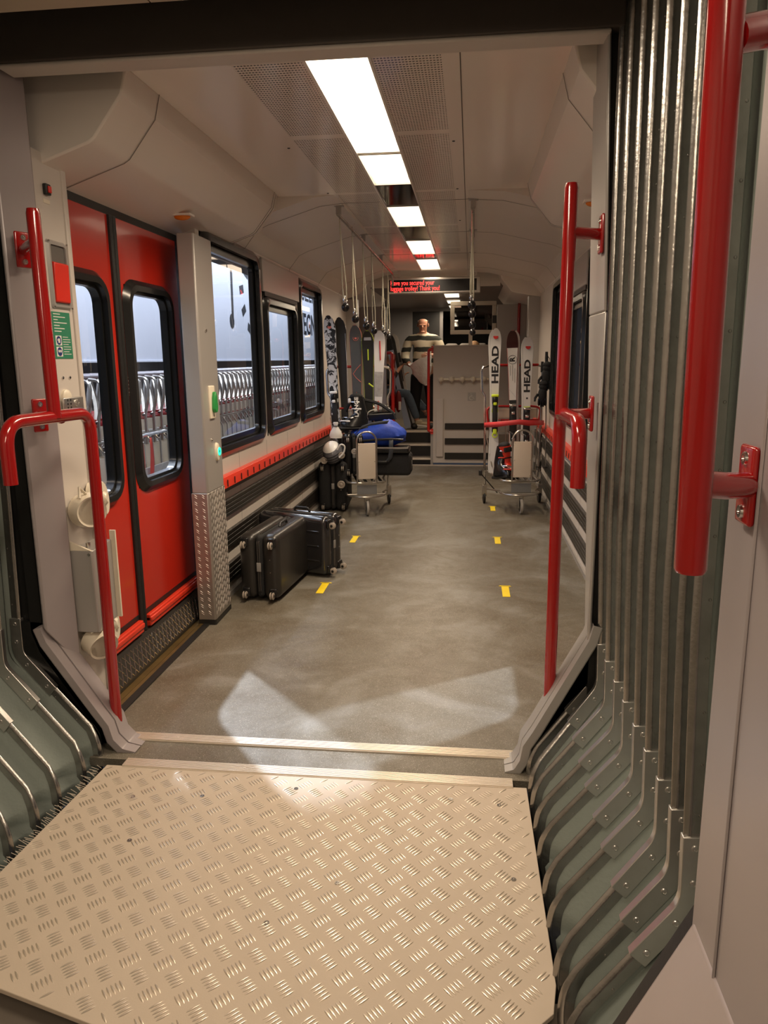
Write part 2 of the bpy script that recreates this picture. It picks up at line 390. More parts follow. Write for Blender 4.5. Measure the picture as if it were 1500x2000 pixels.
q = M().hexa([(.450, 2.65, .3), (.56, 2.65, .3), (.56, 2.72, .3), (.450, 2.72, .3), (.452, 2.65, 1.7), (.56, 2.65, 1.7), (.56, 2.72, 1.7), (.452, 2.72, 1.7)]); q.hexa([(.452, 2.65, 1.7), (.56, 2.65, 1.7), (.56, 2.72, 1.7), (.452, 2.72, 1.7), (.416, 2.65, 2.78), (.56, 2.65, 2.78), (.56, 2.72, 2.78), (.416, 2.72, 2.78)])
q.box(-1.95, -1.67, 2.69, 2.725, -.1, 2.78); q.box(-1.95, -1.80, 2.60, 2.70, 2.3, 2.78)
struct('trim_gasket', q, BLACK)
q = M().box(-2.05, .75, 1.0, 2.72, 2.782, 2.80); q.box(-2.05, -2.0, 1.0, 2.8, -.3, 2.8); q.box(.66, .70, 1.0, 2.8, -.3, 2.8); q.box(-2.05, -1.70, 2.74, 2.80, -.3, 2.8); q.box(.50, .70, 2.92, 2.96, -.3, 2.8); q.box(-2.05, .75, .98, 1.0, 2.62, 2.8)
struct('wall_gangway_light_seal', q, BLACK)  # black shell added outside the bellows to block leaking station light
struct('ceiling_roof_seal', M().box(-1.95, 1.2, 2.70, 18, 2.72, 2.76).box(-1.95, -1.81, 2.70, 18, 2.28, 2.73).box(1.06, 1.2, 2.70, 18, 2.28, 2.73), DARK)  # roof and side strips added to seal light leaks above the soffits
bm_ = M().box(-1.70, .46, 2.60, 2.68, 2.548, 2.78); struct('wall_portal_beam', bm_, DARK, bevel=.006)
bm_ = M().box(-1.62, .42, 2.605, 2.70, 2.535, 2.549); struct('trim_3', bm_, PANEL, bevel=.006)
for s, pth, nm in ((-1, [(-1.685, .52), (-1.665, .46), (-1.475, .17), (-1.435, .11), (-1.42, .05), (-1.385, .012), (-1.33, .0)], 'trim_4'),
                   (1, [(.455, .60), (.44, .54), (.25, .17), (.215, .11), (.205, .05), (.185, .012), (.15, .0)], 'trim_5')):
    q = M(); strip_y(q, pth, -.035*s*-1 if s > 0 else -.035, 2.60, 2.655)
    pth2 = [(p[0], p[1]-.002) for p in pth]
    strip_y(q, pth2, .02 if s > 0 else -.02, 2.66, 2.74)
    struct(nm, q, MAUVE if s < 0 else SILVER, bevel=.006)
    # panel behind the chamfer closes the corner
    poly = [(p[0]+(.004 if s > 0 else -.004), p[1]-.004) for p in pth]+[(pth[-1][0], -.03), (pth[0][0]+.12*s, -.03), (pth[0][0]+.12*s, pth[0][1])]
    struct('wall_chamfer_'+('right' if s > 0 else 'left'), M().prism(poly, 'y', 2.665, 2.735), BLACK)
    q = M(); o2 = [(p[0]+s*.03, p[1]-.045) for p in pth[:-2]]
    strip_y(q, [(o2[0][0]-(.03 if s > 0 else 0), 2.72)]+o2+[(o2[-1][0]+s*.01, -.1)], .05 if s > 0 else -.05, 2.665, 2.70)
    struct('trim_6' if s < 0 else 'trim_7', q, BLACK)
# ------------------------------------------------------------------ tread plate on the gangway
PO = [(-1.40, 2.50), (.225, 2.50), (.235, 1.62), (.22, 1.535), (.16, 1.475), (.05, 1.44), (-.30, 1.395), (-.62, 1.375), (-.86, 1.385), (-1.17, 1.465), (-1.36, 1.56), (-1.44, 1.75)]
q = M().prism(PO, 'z', -.014, 0)
pl = struct('floor_tread_plate', q, PLATE, bevel=.002, smooth=False)
def inpoly(x, y, P):
    r = False; j = len(P)-1
    for i in range(len(P)):
        if (P[i][1] > y) != (P[j][1] > y) and x < (P[j][0]-P[i][0])*(y-P[i][1])/(P[j][1]-P[i][1])+P[i][0]: r = not r
        j = i
    return r
def lens(mb, cx, cy, L, W, Hh, dx, dy, org=(0, 0, 0), ux=(1, 0, 0), uy=(0, 1, 0), nn=(0, 0, 1)):
    ux, uy, nn, org = Vector(ux), Vector(uy), Vector(nn), Vector(org)
    d = Vector((dx, dy)).normalized(); p = Vector((-d.y, d.x)); rows = []
    for t_, wv, hv in ((-1, .02, 0), (-.6, .72, .75), (0, 1, 1), (.6, .72, .75), (1, .02, 0)):
        row = []
        for s_, hh in ((-1, 0), (-.55, .85), (0, 1), (.55, .85), (1, 0)):
            q2 = d*(t_*L/2)+p*(s_*W/2*wv); row.append(org+ux*(cx+q2.x)+uy*(cy+q2.y)+nn*(Hh*hv*hh-.0003))
        rows.append(row)
    mb.grid(rows)
q = M()
for fam, (ox, oy, dx, dy) in enumerate(((-.4, 2.44, 1, -1), (-.3525, 2.3925, 1, 1))):
    for i in range(-12, 9):
        for j in range(-14, 3):
            gx, gy = ox+i*.095, oy+j*.095
            for k in range(-2, 3):
                x, y = gx-dy*k*.0088*.7071*1.25, gy+dx*k*.0088*.7071*1.25
                if inpoly(x-.02, y-.02, PO) and inpoly(x+.02, y+.02, PO) and y < 2.475 and inpoly(x+.02, y-.02, PO): lens(q, x, y, .041, .0075, .0028, dx, dy)
obj('tread_pattern', q, BARM, pl, kind='structure')
q = M()
for x, y in ((-.05, 2.40), (-.62, 2.41), (-.30, 2.16), (-.38, 1.93), (.12, 2.38), (-.95, 2.33), (-1.2, 2.30), (-1.1, 2.06), (-.55, 1.75), (.15, 2.0)):
    q.lathe((x, y, 0), (0, 0, 1), [(0, .0085), (.002, .008), (.002, .004), (.0005, .003)], 10)
obj('countersunk_screw', q, ALUD, pl, kind='structure')
# ------------------------------------------------------------------ car walls
WIN = [(4.40, 5.62, .935, 2.33), (5.70, 6.80, .955, 2.055), (6.88, 7.95, .955, 2.30)]
def wall_side(s):
    nm = 'left' if s < 0 else 'right'; X = lambda x: mw(x, s)
    q = M()
    xi, xo = X(-1.59), X(-1.66)
    def bx(y0, y1, z0, z1): q.box(xi, xo, y0, y1, z0, z1)
    bx(4.34, 9.62, 0, .965)
    zt = 2.32
    ys = 4.34
    for y0, y1, z0, z1 in WIN:
        if y0-ys > .001: bx(ys, y0+.03, .965, zt)
        bx(y0+.0, y0+.03, .965, zt); bx(y1-.03, y1, .965, zt); bx(y0+.03, y1-.03, z1-.03, zt)
        if z0+.03 > .965: bx(y0+.03, y1-.03, .965, z0+.03)
        ys = y1
    bx(ys, 9.62, .965, zt)
    struct('wall_'+nm, q, PANEL, smooth=False)
    for i, (y0, y1, z0, z1) in enumerate(WIN):
        q = M(); ringx(q, y0, y1, z0, z1, .11, .075, X(-1.592), X(-1.560)); ringx(q, y0+.02, y1-.02, z0+.02, z1-.02, .09, .10, X(-1.60), X(-1.63))
        wn = struct('window_%d' % (i+1+(3 if s > 0 else 0)), q, mat('window_gasket', (.012, .013, .014), .2, noise=.1))
        g = M(); yy0, yy1, zz0, zz1 = y0+.03, y1-.03, z0+.03, z1-.03
        g.add([(X(-1.625), yy0, zz0), (X(-1.625), yy1, zz0), (X(-1.625), yy1, zz1), (X(-1.625), yy0, zz1)], [(0, 1, 2, 3)])
        struct('pane', g, LENS, wn, smooth=False)
        if i == 1:
            g = M().box(X(-1.595), X(-1.57), y0+.02, y1-.02, z1-.02, z1+.01); struct('upper_gasket', g, BLACK, wn)
    # silver header over the middle window
    q = M().box(X(-1.592), X(-1.565), 5.66, 6.86, 2.065, 2.30)
    struct('trim_%d' % (8 if s < 0 else 12), q, SILVER, bevel=.006)
    # wood-dark rub strips with ribs
    for k, (za, zb, mt) in enumerate(((.707, .755, GREY), (.548, .658, BLACK), (.334, .453, BLACK), (.105, .235, BLACK))):
        if k == 0:
            struct('baseboard_%s_%d' % (nm, k), M().box(X(-1.592), X(-1.585), 4.38, 9.6, za, zb), mat('dark_band', (.06, .055, .05), .5)); continue
        q = M(); nr = 4
        for r_ in range(nr):
            z0 = za+(zb-za)*r_/nr; q.box(X(-1.592), X(-1.568), 4.38, 9.6, z0+.002, z0+(zb-za)/nr-.002)
        q.box(X(-1.592), X(-1.575), 4.38, 9.6, za, zb)
        struct('baseboard_%s_%d' % (nm, k), q, mat('rub_strip_rubber', (.018, .015, .012), .38, noise=.4, nscale=9), bevel=.003)
    q = M().box(X(-1.592), X(-1.575), 4.36, 9.62, 0, .035); struct('baseboard_%s_9' % nm, q, SILVER)
    # red slotted rail
    q = M().prism([(X(-1.59), .755), (X(-1.53), .755), (X(-1.535), .80), (X(-1.548), .826), (X(-1.59), .826)], 'y', 4.38, 9.55)
    rl = obj('slotted_rail', q, REDBAR, bevel=.004, label='long red slotted lashing rail under the '+('left' if s < 0 else 'right')+' windows', cat='rail', group=None)
    q = M()
    for k in range(35):
        y = 4.50+k*.145; q.box(X(-1.531), X(-1.526), y, y+.008, .765, .808)
    obj('slot', q, mat('slot_shadow_black', (.04, .006, .004), .6), rl, kind='stuff')
    # wall panel seams
    q = M()
    for y in (4.95, 5.66, 6.34, 6.84, 7.45, 8.05, 8.8):
        q.box(X(-1.5912), X(-1.5895), y, y+.004, .03, .94)
    struct('trim_%d' % (9 if s < 0 else 13), q, GREY)
    # cove from wall to ceiling
    if s < 0: pr = [(-1.595, 2.27), (-1.59, 2.33), (-1.50, 2.44), (-1.42, 2.475), (-1.05, 2.585), (-.90, 2.60), (-.90, 2.66), (-1.66, 2.66), (-1.66, 2.27)]
    else: pr = [(.845, 2.27), (.84, 2.33), (.75, 2.44), (.67, 2.475), (.20, 2.585), (-.03, 2.60), (-.03, 2.66), (.91, 2.66), (.91, 2.27)]
    struct('ceiling_cove_'+nm, M().prism(pr, 'y', 5.05, 9.62), SOFFIT, smooth=True, angle=25)
    q = M()
    for y in (5.32, 6.62, 7.9, 9.1):
        a = [(p[0]+(.002 if s < 0 else -.002), p[1]-.0015) for p in pr[:6]]
        strip_y(q, a, .001, y, y+.004)
    struct('trim_%d' % (10 if s < 0 else 14), q, mat('soffit_seam', (.16, .14, .12), .5))
    # soffits over the doors
    for (ya, yb, nme) in ((2.83, 5.08, 'near'), (9.6, 12.0, 'far')):
        C = lambda x: mc(x, s)
        wx_ = X(-1.78)
        pr = [(C(-1.26), 2.605), (C(-1.285), 2.51), (C(-1.405), 2.365), (C(-1.43), 2.35), (wx_, 2.235), (wx_, 2.605)]
        q = M().prism(pr, 'y', ya, yb-.12)
        # chamfered far end
        end = [(C(-1.26)-(.02 if s < 0 else -.02), 2.605), (C(-1.30), 2.53), (C(-1.41), 2.39), (C(-1.44), 2.375), (wx_, 2.26), (wx_, 2.605)]
        n6 = len(pr); q.add([(p[0], yb-.12, p[1]) for p in pr]+[(p[0], yb, p[1]) for p in end], [(i, (i+1) % n6, n6+(i+1) % n6, n6+i) for i in range(n6)]+[tuple(range(n6, 2*n6))])
        sf = struct('ceiling_soffit_%s_%s' % (nm, nme), q, SOFFIT, bevel=.008, angle=20)
        q = M()
        for y in (ya+.29, yb-.17):
            if nme == 'near':
                a = [(p[0]+(.002 if s < 0 else -.002), p[1]-.002) for p in pr[:5]]; strip_y(q, a, .001, y, y+.004)
        if q.v: struct('seam', q, mat('soffit_seam', (.16, .14, .12), .5), sf)
    # amber lamp on the soffit
    lx = -1.53 if s < 0 else .60
    am = root('warning_lamp', (lx, 4.0, 2.30), 'small amber lamp under the '+('left' if s < 0 else 'right')+' door soffit', 'lamp')
    obj('lens', M().ell((lx, 4.0, 2.30), (.045, .03, .018)), ORANGE, am); obj('lamp_base', M().box(lx-.055, lx+.055, 3.965, 4.035, 2.302, 2.312), SOFFIT, am)
    # door recess and doors
    for dk, (d0, d1) in enumerate(((2.98, 4.30), (9.72, 11.0))):
        XD = -1.72
        gap = (d0+d1)/2-.10 if dk == 0 else (d0+d1)/2
        gap = 3.52 if dk == 0 else gap
        q = M().box(X(-1.70), X(-1.80), 2.74 if dk == 0 else d0-.12, d1+.22 if dk == 0 else d1+.1, 2.225, 2.27)
        q.box(X(-1.705), X(-1.80), d1, d1+.22, 0, 2.26); q.box(X(-1.705), X(-1.80), (2.74 if dk == 0 else d0-.12), (2.80 if dk == 0 else d0), 0, 2.26)
        struct('trim_%d' % ((15 if s < 0 else 17)+dk), q, BLACK)
        for li, (a, b_) in enumerate((((2.80 if dk == 0 else d0), gap-.035), (gap+.035, d1))):
            q = M(); wz0, wz1 = .875, 1.955; wy0, wy1 = a+.06, b_-.06
            if dk == 0 and li == 0: wy0 = 2.86
            if dk == 0 and li == 1: wy0, wy1 = 3.575, 4.185
            hi = .03
            xi, xo = X(-1.70), X(-1.74)
            q.box(xi, xo, a, b_, .16, wz0+hi); q.box(xi, xo, a, b_, wz1-hi, 2.225)
            q.box(xi, xo, a, wy0+hi, wz0+hi, wz1-hi); q.box(xi, xo, wy1-hi, b_, wz0+hi, wz1-hi)
            dr = struct('door_%d' % (1+li+2*dk+(4 if s > 0 else 0)), q, REDDOOR, smooth=False)
            q = M(); ringx(q, wy0, wy1, wz0, wz1, .12, .055, X(-1.698), X(-1.672)); ringx(q, wy0+.02, wy1-.02, wz0+.02, wz1-.02, .10, .05, X(-1.74), X(-1.70))
            struct('window_gasket', q, mat('window_gasket', (0, 0, 0)), dr)
            g = M(); g.add([(X(-1.725), wy0+.02, wz0+.02), (X(-1.725), wy1-.02, wz0+.02), (X(-1.725), wy1-.02, wz1-.02), (X(-1.725), wy0+.02, wz1-.02)], [(0, 1, 2, 3)])
            struct('window_pane', g, LENS, dr, smooth=False)
            q = M().box(X(-1.70), X(-1.672), a+.01, b_-.005, .17, .235); q.box(X(-1.70), X(-1.665), a+.01, b_-.005, .195, .222)
            struct('kick_bar', q, REDBAR, dr, bevel=.006)
            struct('lower_gap', M().box(X(-1.699), X(-1.6975), a, b_, .236, .262), BLACK, dr)
        q = M()
        for yy in (gap-.032, gap+.004): q.tube([(X(-1.70), yy+.014, .16), (X(-1.70), yy+.014, 2.225)], .017, 8)
        q.box(X(-1.69), X(-1.74), gap-.035, gap+.035, .16, 2.225)
        struct('trim_%d' % ((19 if s < 0 else 21)+dk), q, BLACK)
        # threshold: lattice riser, brass track, rubber edges
        th = M().prism([(X(-1.70), .16), (X(-1.685), .155), (X(-1.635), .03), (X(-1.635), -.03), (X(-1.80), -.03), (X(-1.80), .16)], 'y', 2.6 if dk == 0 else d0, d1)
        tr = struct('trim_%d' % ((23 if s < 0 else 25)+dk), th, mat('lattice_ground', (.055, .05, .045), .4, metal=.4), smooth=False)
        q = M(); ux, nn = (0, 1, 0), Vector((.92 if s < 0 else -.92, 0, .39)); uy = Vector((-.37 if s < 0 else .37, 0, .93))
        yy = 2.7 if dk == 0 else d0+.05
        L_ = .0
        while yy < d1-.03:
            for k in range(3):
                for dd in (1, -1):
                    lens(q, yy+(.0225 if k % 2 else 0), .018+.036*k, .066, .0065, .004, dd*.8, 1, (X(-1.636), 0, .03), ux, uy, nn)
            yy += .045
        struct('lattice_tread', q, ALUD, tr)
        q = M().box(X(-1.632), X(-1.60), (2.6 if dk == 0 else d0), d1+.02, -.02, .004); q.box(X(-1.595), X(-1.572), (2.6 if dk == 0 else d0), d1+.02, -.02, .006)
        struct('door_track', q, mat('brass_track', (.42, .28, .10), .35, metal=.85, noise=.5, nscale=12), tr)
        q = M().box(X(-1.60), X(-1.595), 2.6 if dk == 0 else d0, d1+.02, -.02, .002); q.box(X(-1.572), X(-1.535), 2.6 if dk == 0 else d0, d1+.02, -.02, .008); q.box(X(-1.65), X(-1.632), 2.6 if dk == 0 else d0, d1+.02, -.02, .014)
        struct('rubber_edge', q, BLACK, tr)
    # door column with tread-plate kick panel
    q = M()
    pc = [(X(-1.595), 4.06), (X(-1.505), 4.06), (X(-1.498), 4.068), (X(-1.503), 4.35), (X(-1.515), 4.36), (X(-1.61), 4.36)]
    if s > 0: pc = pc[::-1]
    q.prism(pc, 'z', .80, 2.23)
    struct('wall_column_'+nm, q, SILVER, bevel=.006)
    q = M(); pc2 = [(X(-1.60), 4.055), (X(-1.502), 4.055), (X(-1.494), 4.063), (X(-1.499), 4.355), (X(-1.512), 4.365), (X(-1.61), 4.365)]
    if s > 0: pc2 = pc2[::-1]
    q.prism(pc2, 'z', .03, .80)
    cl = struct('wall_column_base_'+nm, q, mat('kick_plate', (.36, .33, .30), .34, metal=.6, noise=.1), bevel=.004)
    struct('plinth', M().prism([(p[0], p[1]) for p in pc2], 'z', 0, .03), BLACK, cl)
    q = M()
    for k in range(18):
        for j in range(2):
            for e in (-.006, .006): lens(q, .026+j*.045, .045+k*.0415+e, .026, .0045, .003, 1, -.75, (X(-1.60), 4.0548, .03), (1 if s < 0 else -1, 0, 0), (0, 0, 1), (0, -1, 0))
        for j in range(9):
            lens(q, .010+j*.031, .04+k*.0415+.012*(j % 2), .036, .0095, .003, (.30 if s < 0 else -.30), 1, (X(-1.4955), 4.07, .03), (X(0)-X(.035)*0 if False else 0, 1, 0), (0, 0, 1), (1 if s < 0 else -1, 0, 0))
    struct('tread_bars', q, mat('tread_bar_light', (.8, .76, .70), .3, metal=.5), cl)
    # far column
    q = M().prism([(X(-1.58), 9.60), (X(-1.45), 9.60), (X(-1.44), 9.64), (X(-1.44), 9.72), (X(-1.72), 9.74), (X(-1.72), 9.60)], 'z', 0, 2.30)
    struct('wall_column_far_'+nm, q, SILVER, bevel=.006)
    # wall between portal and the first door
    q = M().box(X(-1.62), X(-1.70), 2.74, 2.975, 0, 2.33); q.box(X(-1.612), X(-1.66), 2.955, 2.985, 0, 2.33)
    struct('wall_cabinet_'+nm, q, PANEL, bevel=.004)
    struct('wall_outer_'+nm, M().box(X(-1.80), X(-1.84), 2.4, 4.6, 2.26, 2.7), DARK)
wall_side(-1); wall_side(1)
# ------------------------------------------------------------------ ceiling
q = M()
q.box(-1.27, -.605, 2.66, 5.10, 2.60, 2.64); q.box(-.375, .35, 2.66, 5.10, 2.60, 2.64)
q.box(-1.0, -.605, 5.10, 10.0, 2.60, 2.64); q.box(-.375, .06, 5.10, 10.0, 2.60, 2.64); q.box(-.605, -.375, 9.35, 10.0, 2.60, 2.64)
q.box(-.605, -.375, 2.66, 2.76, 2.60, 2.64)
struct('ceiling', q, CEIL, smooth=False)
q = M()
for x in (-.055,): q.box(x, x+.004, 2.8, 9.9, 2.5985, 2.6005)
for y in (5.32, 6.62, 7.92): q.box(-1.0, -.63, y, y+.005, 2.5985, 2.6005); q.box(-.35, .06, y, y+.005, 2.5985, 2.6005)
struct('trim_27', q, DARK)
q = M()
for y in (3.95, 5.0, 6.1): 
    for x in (-.10, -.93): q.lathe((x, y, 2.6), (0, 0, -1), [(0, .008), (.003, .006)], 8)
struct('trim_28', q, BLACK)
q = M().box(-.605, -.375, 2.76, 9.35, 2.655, 2.67); q.box(-.612, -.602, 2.76, 9.35, 2.594, 2.66); q.box(-.378, -.368, 2.76, 9.35, 2.594, 2.66)
struct('ceiling_light_channel', q, WHITE)
lights = [(2.80, 4.11, 1), (4.135, 4.84, 2), (5.5, 6.32, 2), (7.05, 7.95, 2), (8.35, 9.3, 2)]
for i, (a, b_, k) in enumerate(lights):
    rt = root('ceiling_light', (-.49, (a+b_)/2, 2.60), ['bright warm ceiling light panel directly behind the dark portal beam', 'short glowing ceiling light panel joined to the brightest one', 'glowing ceiling light panel beyond the first dark gap', 'glowing ceiling light panel after the second dark gap', 'glowing ceiling light panel just before the red message display'][i], 'ceiling light')
    q = M(); 
    nr = max(6, int((b_-a)/.06)); rows = []
    for r_ in range(nr*2+1):
        y = a+.012+(b_-a-.024)*r_/(nr*2); z = 2.612-.006*(r_ % 2); rows.append([(-.595, y, z), (-.385, y, z)])
    q.grid(rows); obj('diffuser', q, LITM if k == 1 else LITD, rt, smooth=False)
    q = M().box(-.602, -.378, a, a+.012, 2.60, 2.63); q.box(-.602, -.378, b_-.012, b_, 2.60, 2.63)
    obj('end_frame', q, ALU, rt)
q = M()
for a, b_ in ((4.84, 5.5), (6.32, 7.05), (7.95, 8.35)): q.box(-.60, -.38, a, b_, 2.606, 2.61)
q2 = struct('ceiling_dark_gap', q, MIRROR, smooth=False)
# lamp strip in the near car behind the camera
rt = root('ceiling_light', (-.55, -1.4, 2.6), 'long ceiling light panel of the near car', 'ceiling light')
obj('diffuser', M().box(-.66, -.44, -2.9, .1, 2.595, 2.612), mat('near_car_diffuser', (.9, .88, .82), .4, emit=WARM, es=6.0), rt)
# ------------------------------------------------------------------ far end: bulkhead, steps, upper saloon
UF = .45
q = M().box(-1.72, -1.27, 11.03, 11.09, 0, 2.30); q.box(-1.34, -1.24, 11.02, 11.10, 0, 2.30)
struct('wall_end_left', q, SILVER, bevel=.004)
q = M().box(.36, .97, 11.03, 11.09, 0, 2.30); struct('wall_end_right', q, SILVER, bevel=.004)
q = M().box(-.545, .38, 10.95, 11.0, .03, 1.72); q.box(-.56, .38, 10.94, 11.01, 1.715, 1.74)
struct('wall_partition', q, PANEL, bevel=.004)
q = M().box(-.50, -.39, 10.925, 10.951, .12, .98); struct('trim_29', q, PANEL, bevel=.01)
for k, (za, zb) in enumerate(((.53, .62), (.31, .40), (.09, .185))):
    struct('baseboard_partition_%d' % k, M().box(-.37, .38, 10.925, 10.952, za, zb), mat('rub_strip_rubber', (0, 0, 0)), bevel=.004)
struct('trim_30', M().box(-1.27, .97, 10.86, 10.90, -.01, .012), mat('sill_aluminium', (0, 0, 0)))
stepM = mat('step_tread', (.18, .15, .12), .5, noise=.2, nscale=20)
for k, (z, y0, y1) in enumerate(((.09, 11.0, 11.25), (.27, 11.25, 11.5), (UF, 11.5, 11.75))):
    st = struct('floor_step_%d' % k, M().box(-1.26, -.58, y0, y1, 0, z), [BLACK], smooth=False)
    struct('tread', M().box(-1.26, -.58, y0+.02, y1, z, z+.004), stepM, st)
    struct('nosing', M().box(-1.26, -.58, y0-.012, y0+.022, z-.022, z+.008), mat('nosing_cream', (.70, .62, .50), .4, noise=.08), st, bevel=.003)
struct('wall_step_cheek', M().box(-.58, -.545, 10.95, 11.6, 0, .50), SILVER)
struct('floor_upper', M().box(-1.60, .85, 11.75, 18, .30, UF), mat('upper_floor', (.16, .13, .095), .45, noise=.3, nscale=6), smooth=False)
struct('floor_upper_front', M().box(-.545, .85, 11.01, 11.75, .30, UF), stepM, smooth=False)
q = M().box(-1.66, -1.60, 11.09, 18, 0, 1.35); q.box(-1.66, -1.60, 11.09, 12.2, 1.35, 2.5); q.box(-1.66, -1.60, 13.2, 18, 1.35, 2.5); q.box(-1.66, -1.60, 12.2, 13.2, 2.15, 2.5)
struct('wall_upper_left', q, mat('upper_wall', (.20, .19, .19), .6))
q = M(); q.box(.85, .91, 11.09, 18, 0, 2.5); struct('wall_upper_right', q, mat('upper_wall', (0, 0, 0)))
q = M().box(-1.66, -1.08, 14.0, 14.06, UF, 2.5); q.box(-.58, -.52, 14.0, 14.06, UF, 2.5); q.box(-1.08, -.58, 14.0, 14.06, 2.40, 2.5); q.box(-.52, .9, 14.0, 14.06, 2.40, 2.5); q.box(-.52, .9, 14.0, 14.06, UF, 1.4)
struct('wall_upper_screen', q, mat('upper_wall', (0, 0, 0)))
struct('wall_upper_end', M().box(-1.7, .95, 18, 18.06, 0, 2.6), BLACK)
struct('door_9', M().box(-1.08, -.58, 14.02, 14.05, UF, 2.40), BLACK)
struct('ceiling_upper', M().box(-1.66, .91, 10.0, 18, 2.46, 2.52), mat('upper_ceiling', (.22, .19, .175), .4), smooth=False)
struct('ceiling_step', M().box(-1.3, .36, 9.98, 10.02, 2.46, 2.64), SOFFIT)
for i, (a, b_) in enumerate(((10.85, 11.55), (12.1, 12.75), (13.3, 13.85))):
    rt = root('ceiling_light', (-.29, (a+b_)/2, 2.45), ['nearest small lit panel in the raised saloon ceiling', 'middle small lit panel in the raised saloon ceiling', 'farthest small lit panel in the raised saloon ceiling'][i], 'ceiling light')
    obj('diffuser', M().box(-.39, -.19, a, b_, 2.448, 2.456), mat('saloon_diffuser', (.9, .88, .8), .4, emit=(1, .84, .60), es=2.6), rt)
    obj('end_frame', M().box(-.40, -.18, a-.02, a, 2.445, 2.458), ALU, rt)
# patterned seat backs seen through the screen
q = M()
for k in range(4):
    q.rbox((-.35+k*.22, 14.4, 1.28), (.19, .12, .95), .05)
# ------------------------------------------------------------------ station hall outside the left windows
OW = -4.6
struct('ground_platform', M().box(-9, -1.95, -2, 40, .0, .12), mat('platform_concrete', (.20, .20, .20), .7, noise=.2, nscale=3), smooth=False)
struct('wall_station', M().box(OW-.1, OW, -2, 40, 1.56, 5.6), mat('white_station_wall', (.72, .74, .83), .55, noise=.04, nscale=.8), smooth=False)
struct('wall_station_lower', M().box(OW-.9, OW-.8, -2, 40, 0, 2.2), mat('dark_station_plinth', (.13, .12, .12), .6, noise=.1), smooth=False)
struct('trim_31', M().box(OW-.02, OW+.02, -2, 40, 1.545, 1.565), mat('pale_ledge', (.7, .72, .8), .4))
struct('ceiling_station', M().box(-9, -1.8, -2, 40, 5.4, 5.5), mat('station_ceiling', (.3, .3, .32), .7), smooth=False)
lt = mat('dark_wall_lettering', (.03, .032, .04), .5)
s1 = text('wall_lettering', 'VEGNÜ', .80, (OW+.004, 21.4, 2.50), (0, 1, 0), (0, 0, 1), lt, None, extrude=.003, bold=.012, label='large dark lettering VEGN on the white station wall', cat='sign')
s2 = text('wall_lettering', 'SZEI', .80, (OW+.004, 21.2, 3.40), (0, 1, 0), (0, 0, 1), lt, None, extrude=.003, label='dark lettering SZE higher on the white station wall', cat='sign')
q = M()
for y, z, a in ((15.0, 2.95, .2), (15.35, 3.3, -.3), (15.1, 2.55, .5), (15.45, 2.2, -.4)):
    c_, s_ = math.cos(a), math.sin(a); q.add([(OW+.004, y+c_*u-s_*v, z+s_*u+c_*v) for u, v in ((-.13, -.08), (.13, -.08), (.13, .08), (-.13, .08))], [(0, 1, 2, 3)])
obj('wall_emblem', q, lt, smooth=False, solid=.004, label='scattered dark squares of an emblem on the station wall', cat='sign')
q = M().prism([(14.30, 2.35), (14.42, 2.35), (14.45, 3.35), (14.40, 3.45), (14.33, 3.35)], 'x', OW, OW+.004); q.lathe((OW, 14.3, 2.3), (1, 0, 0), [(0, .14), (.004, .14)], 16)
obj('wall_emblem', q, lt, smooth=False, label='tall dark ski-shaped mark on the station wall', cat='sign')
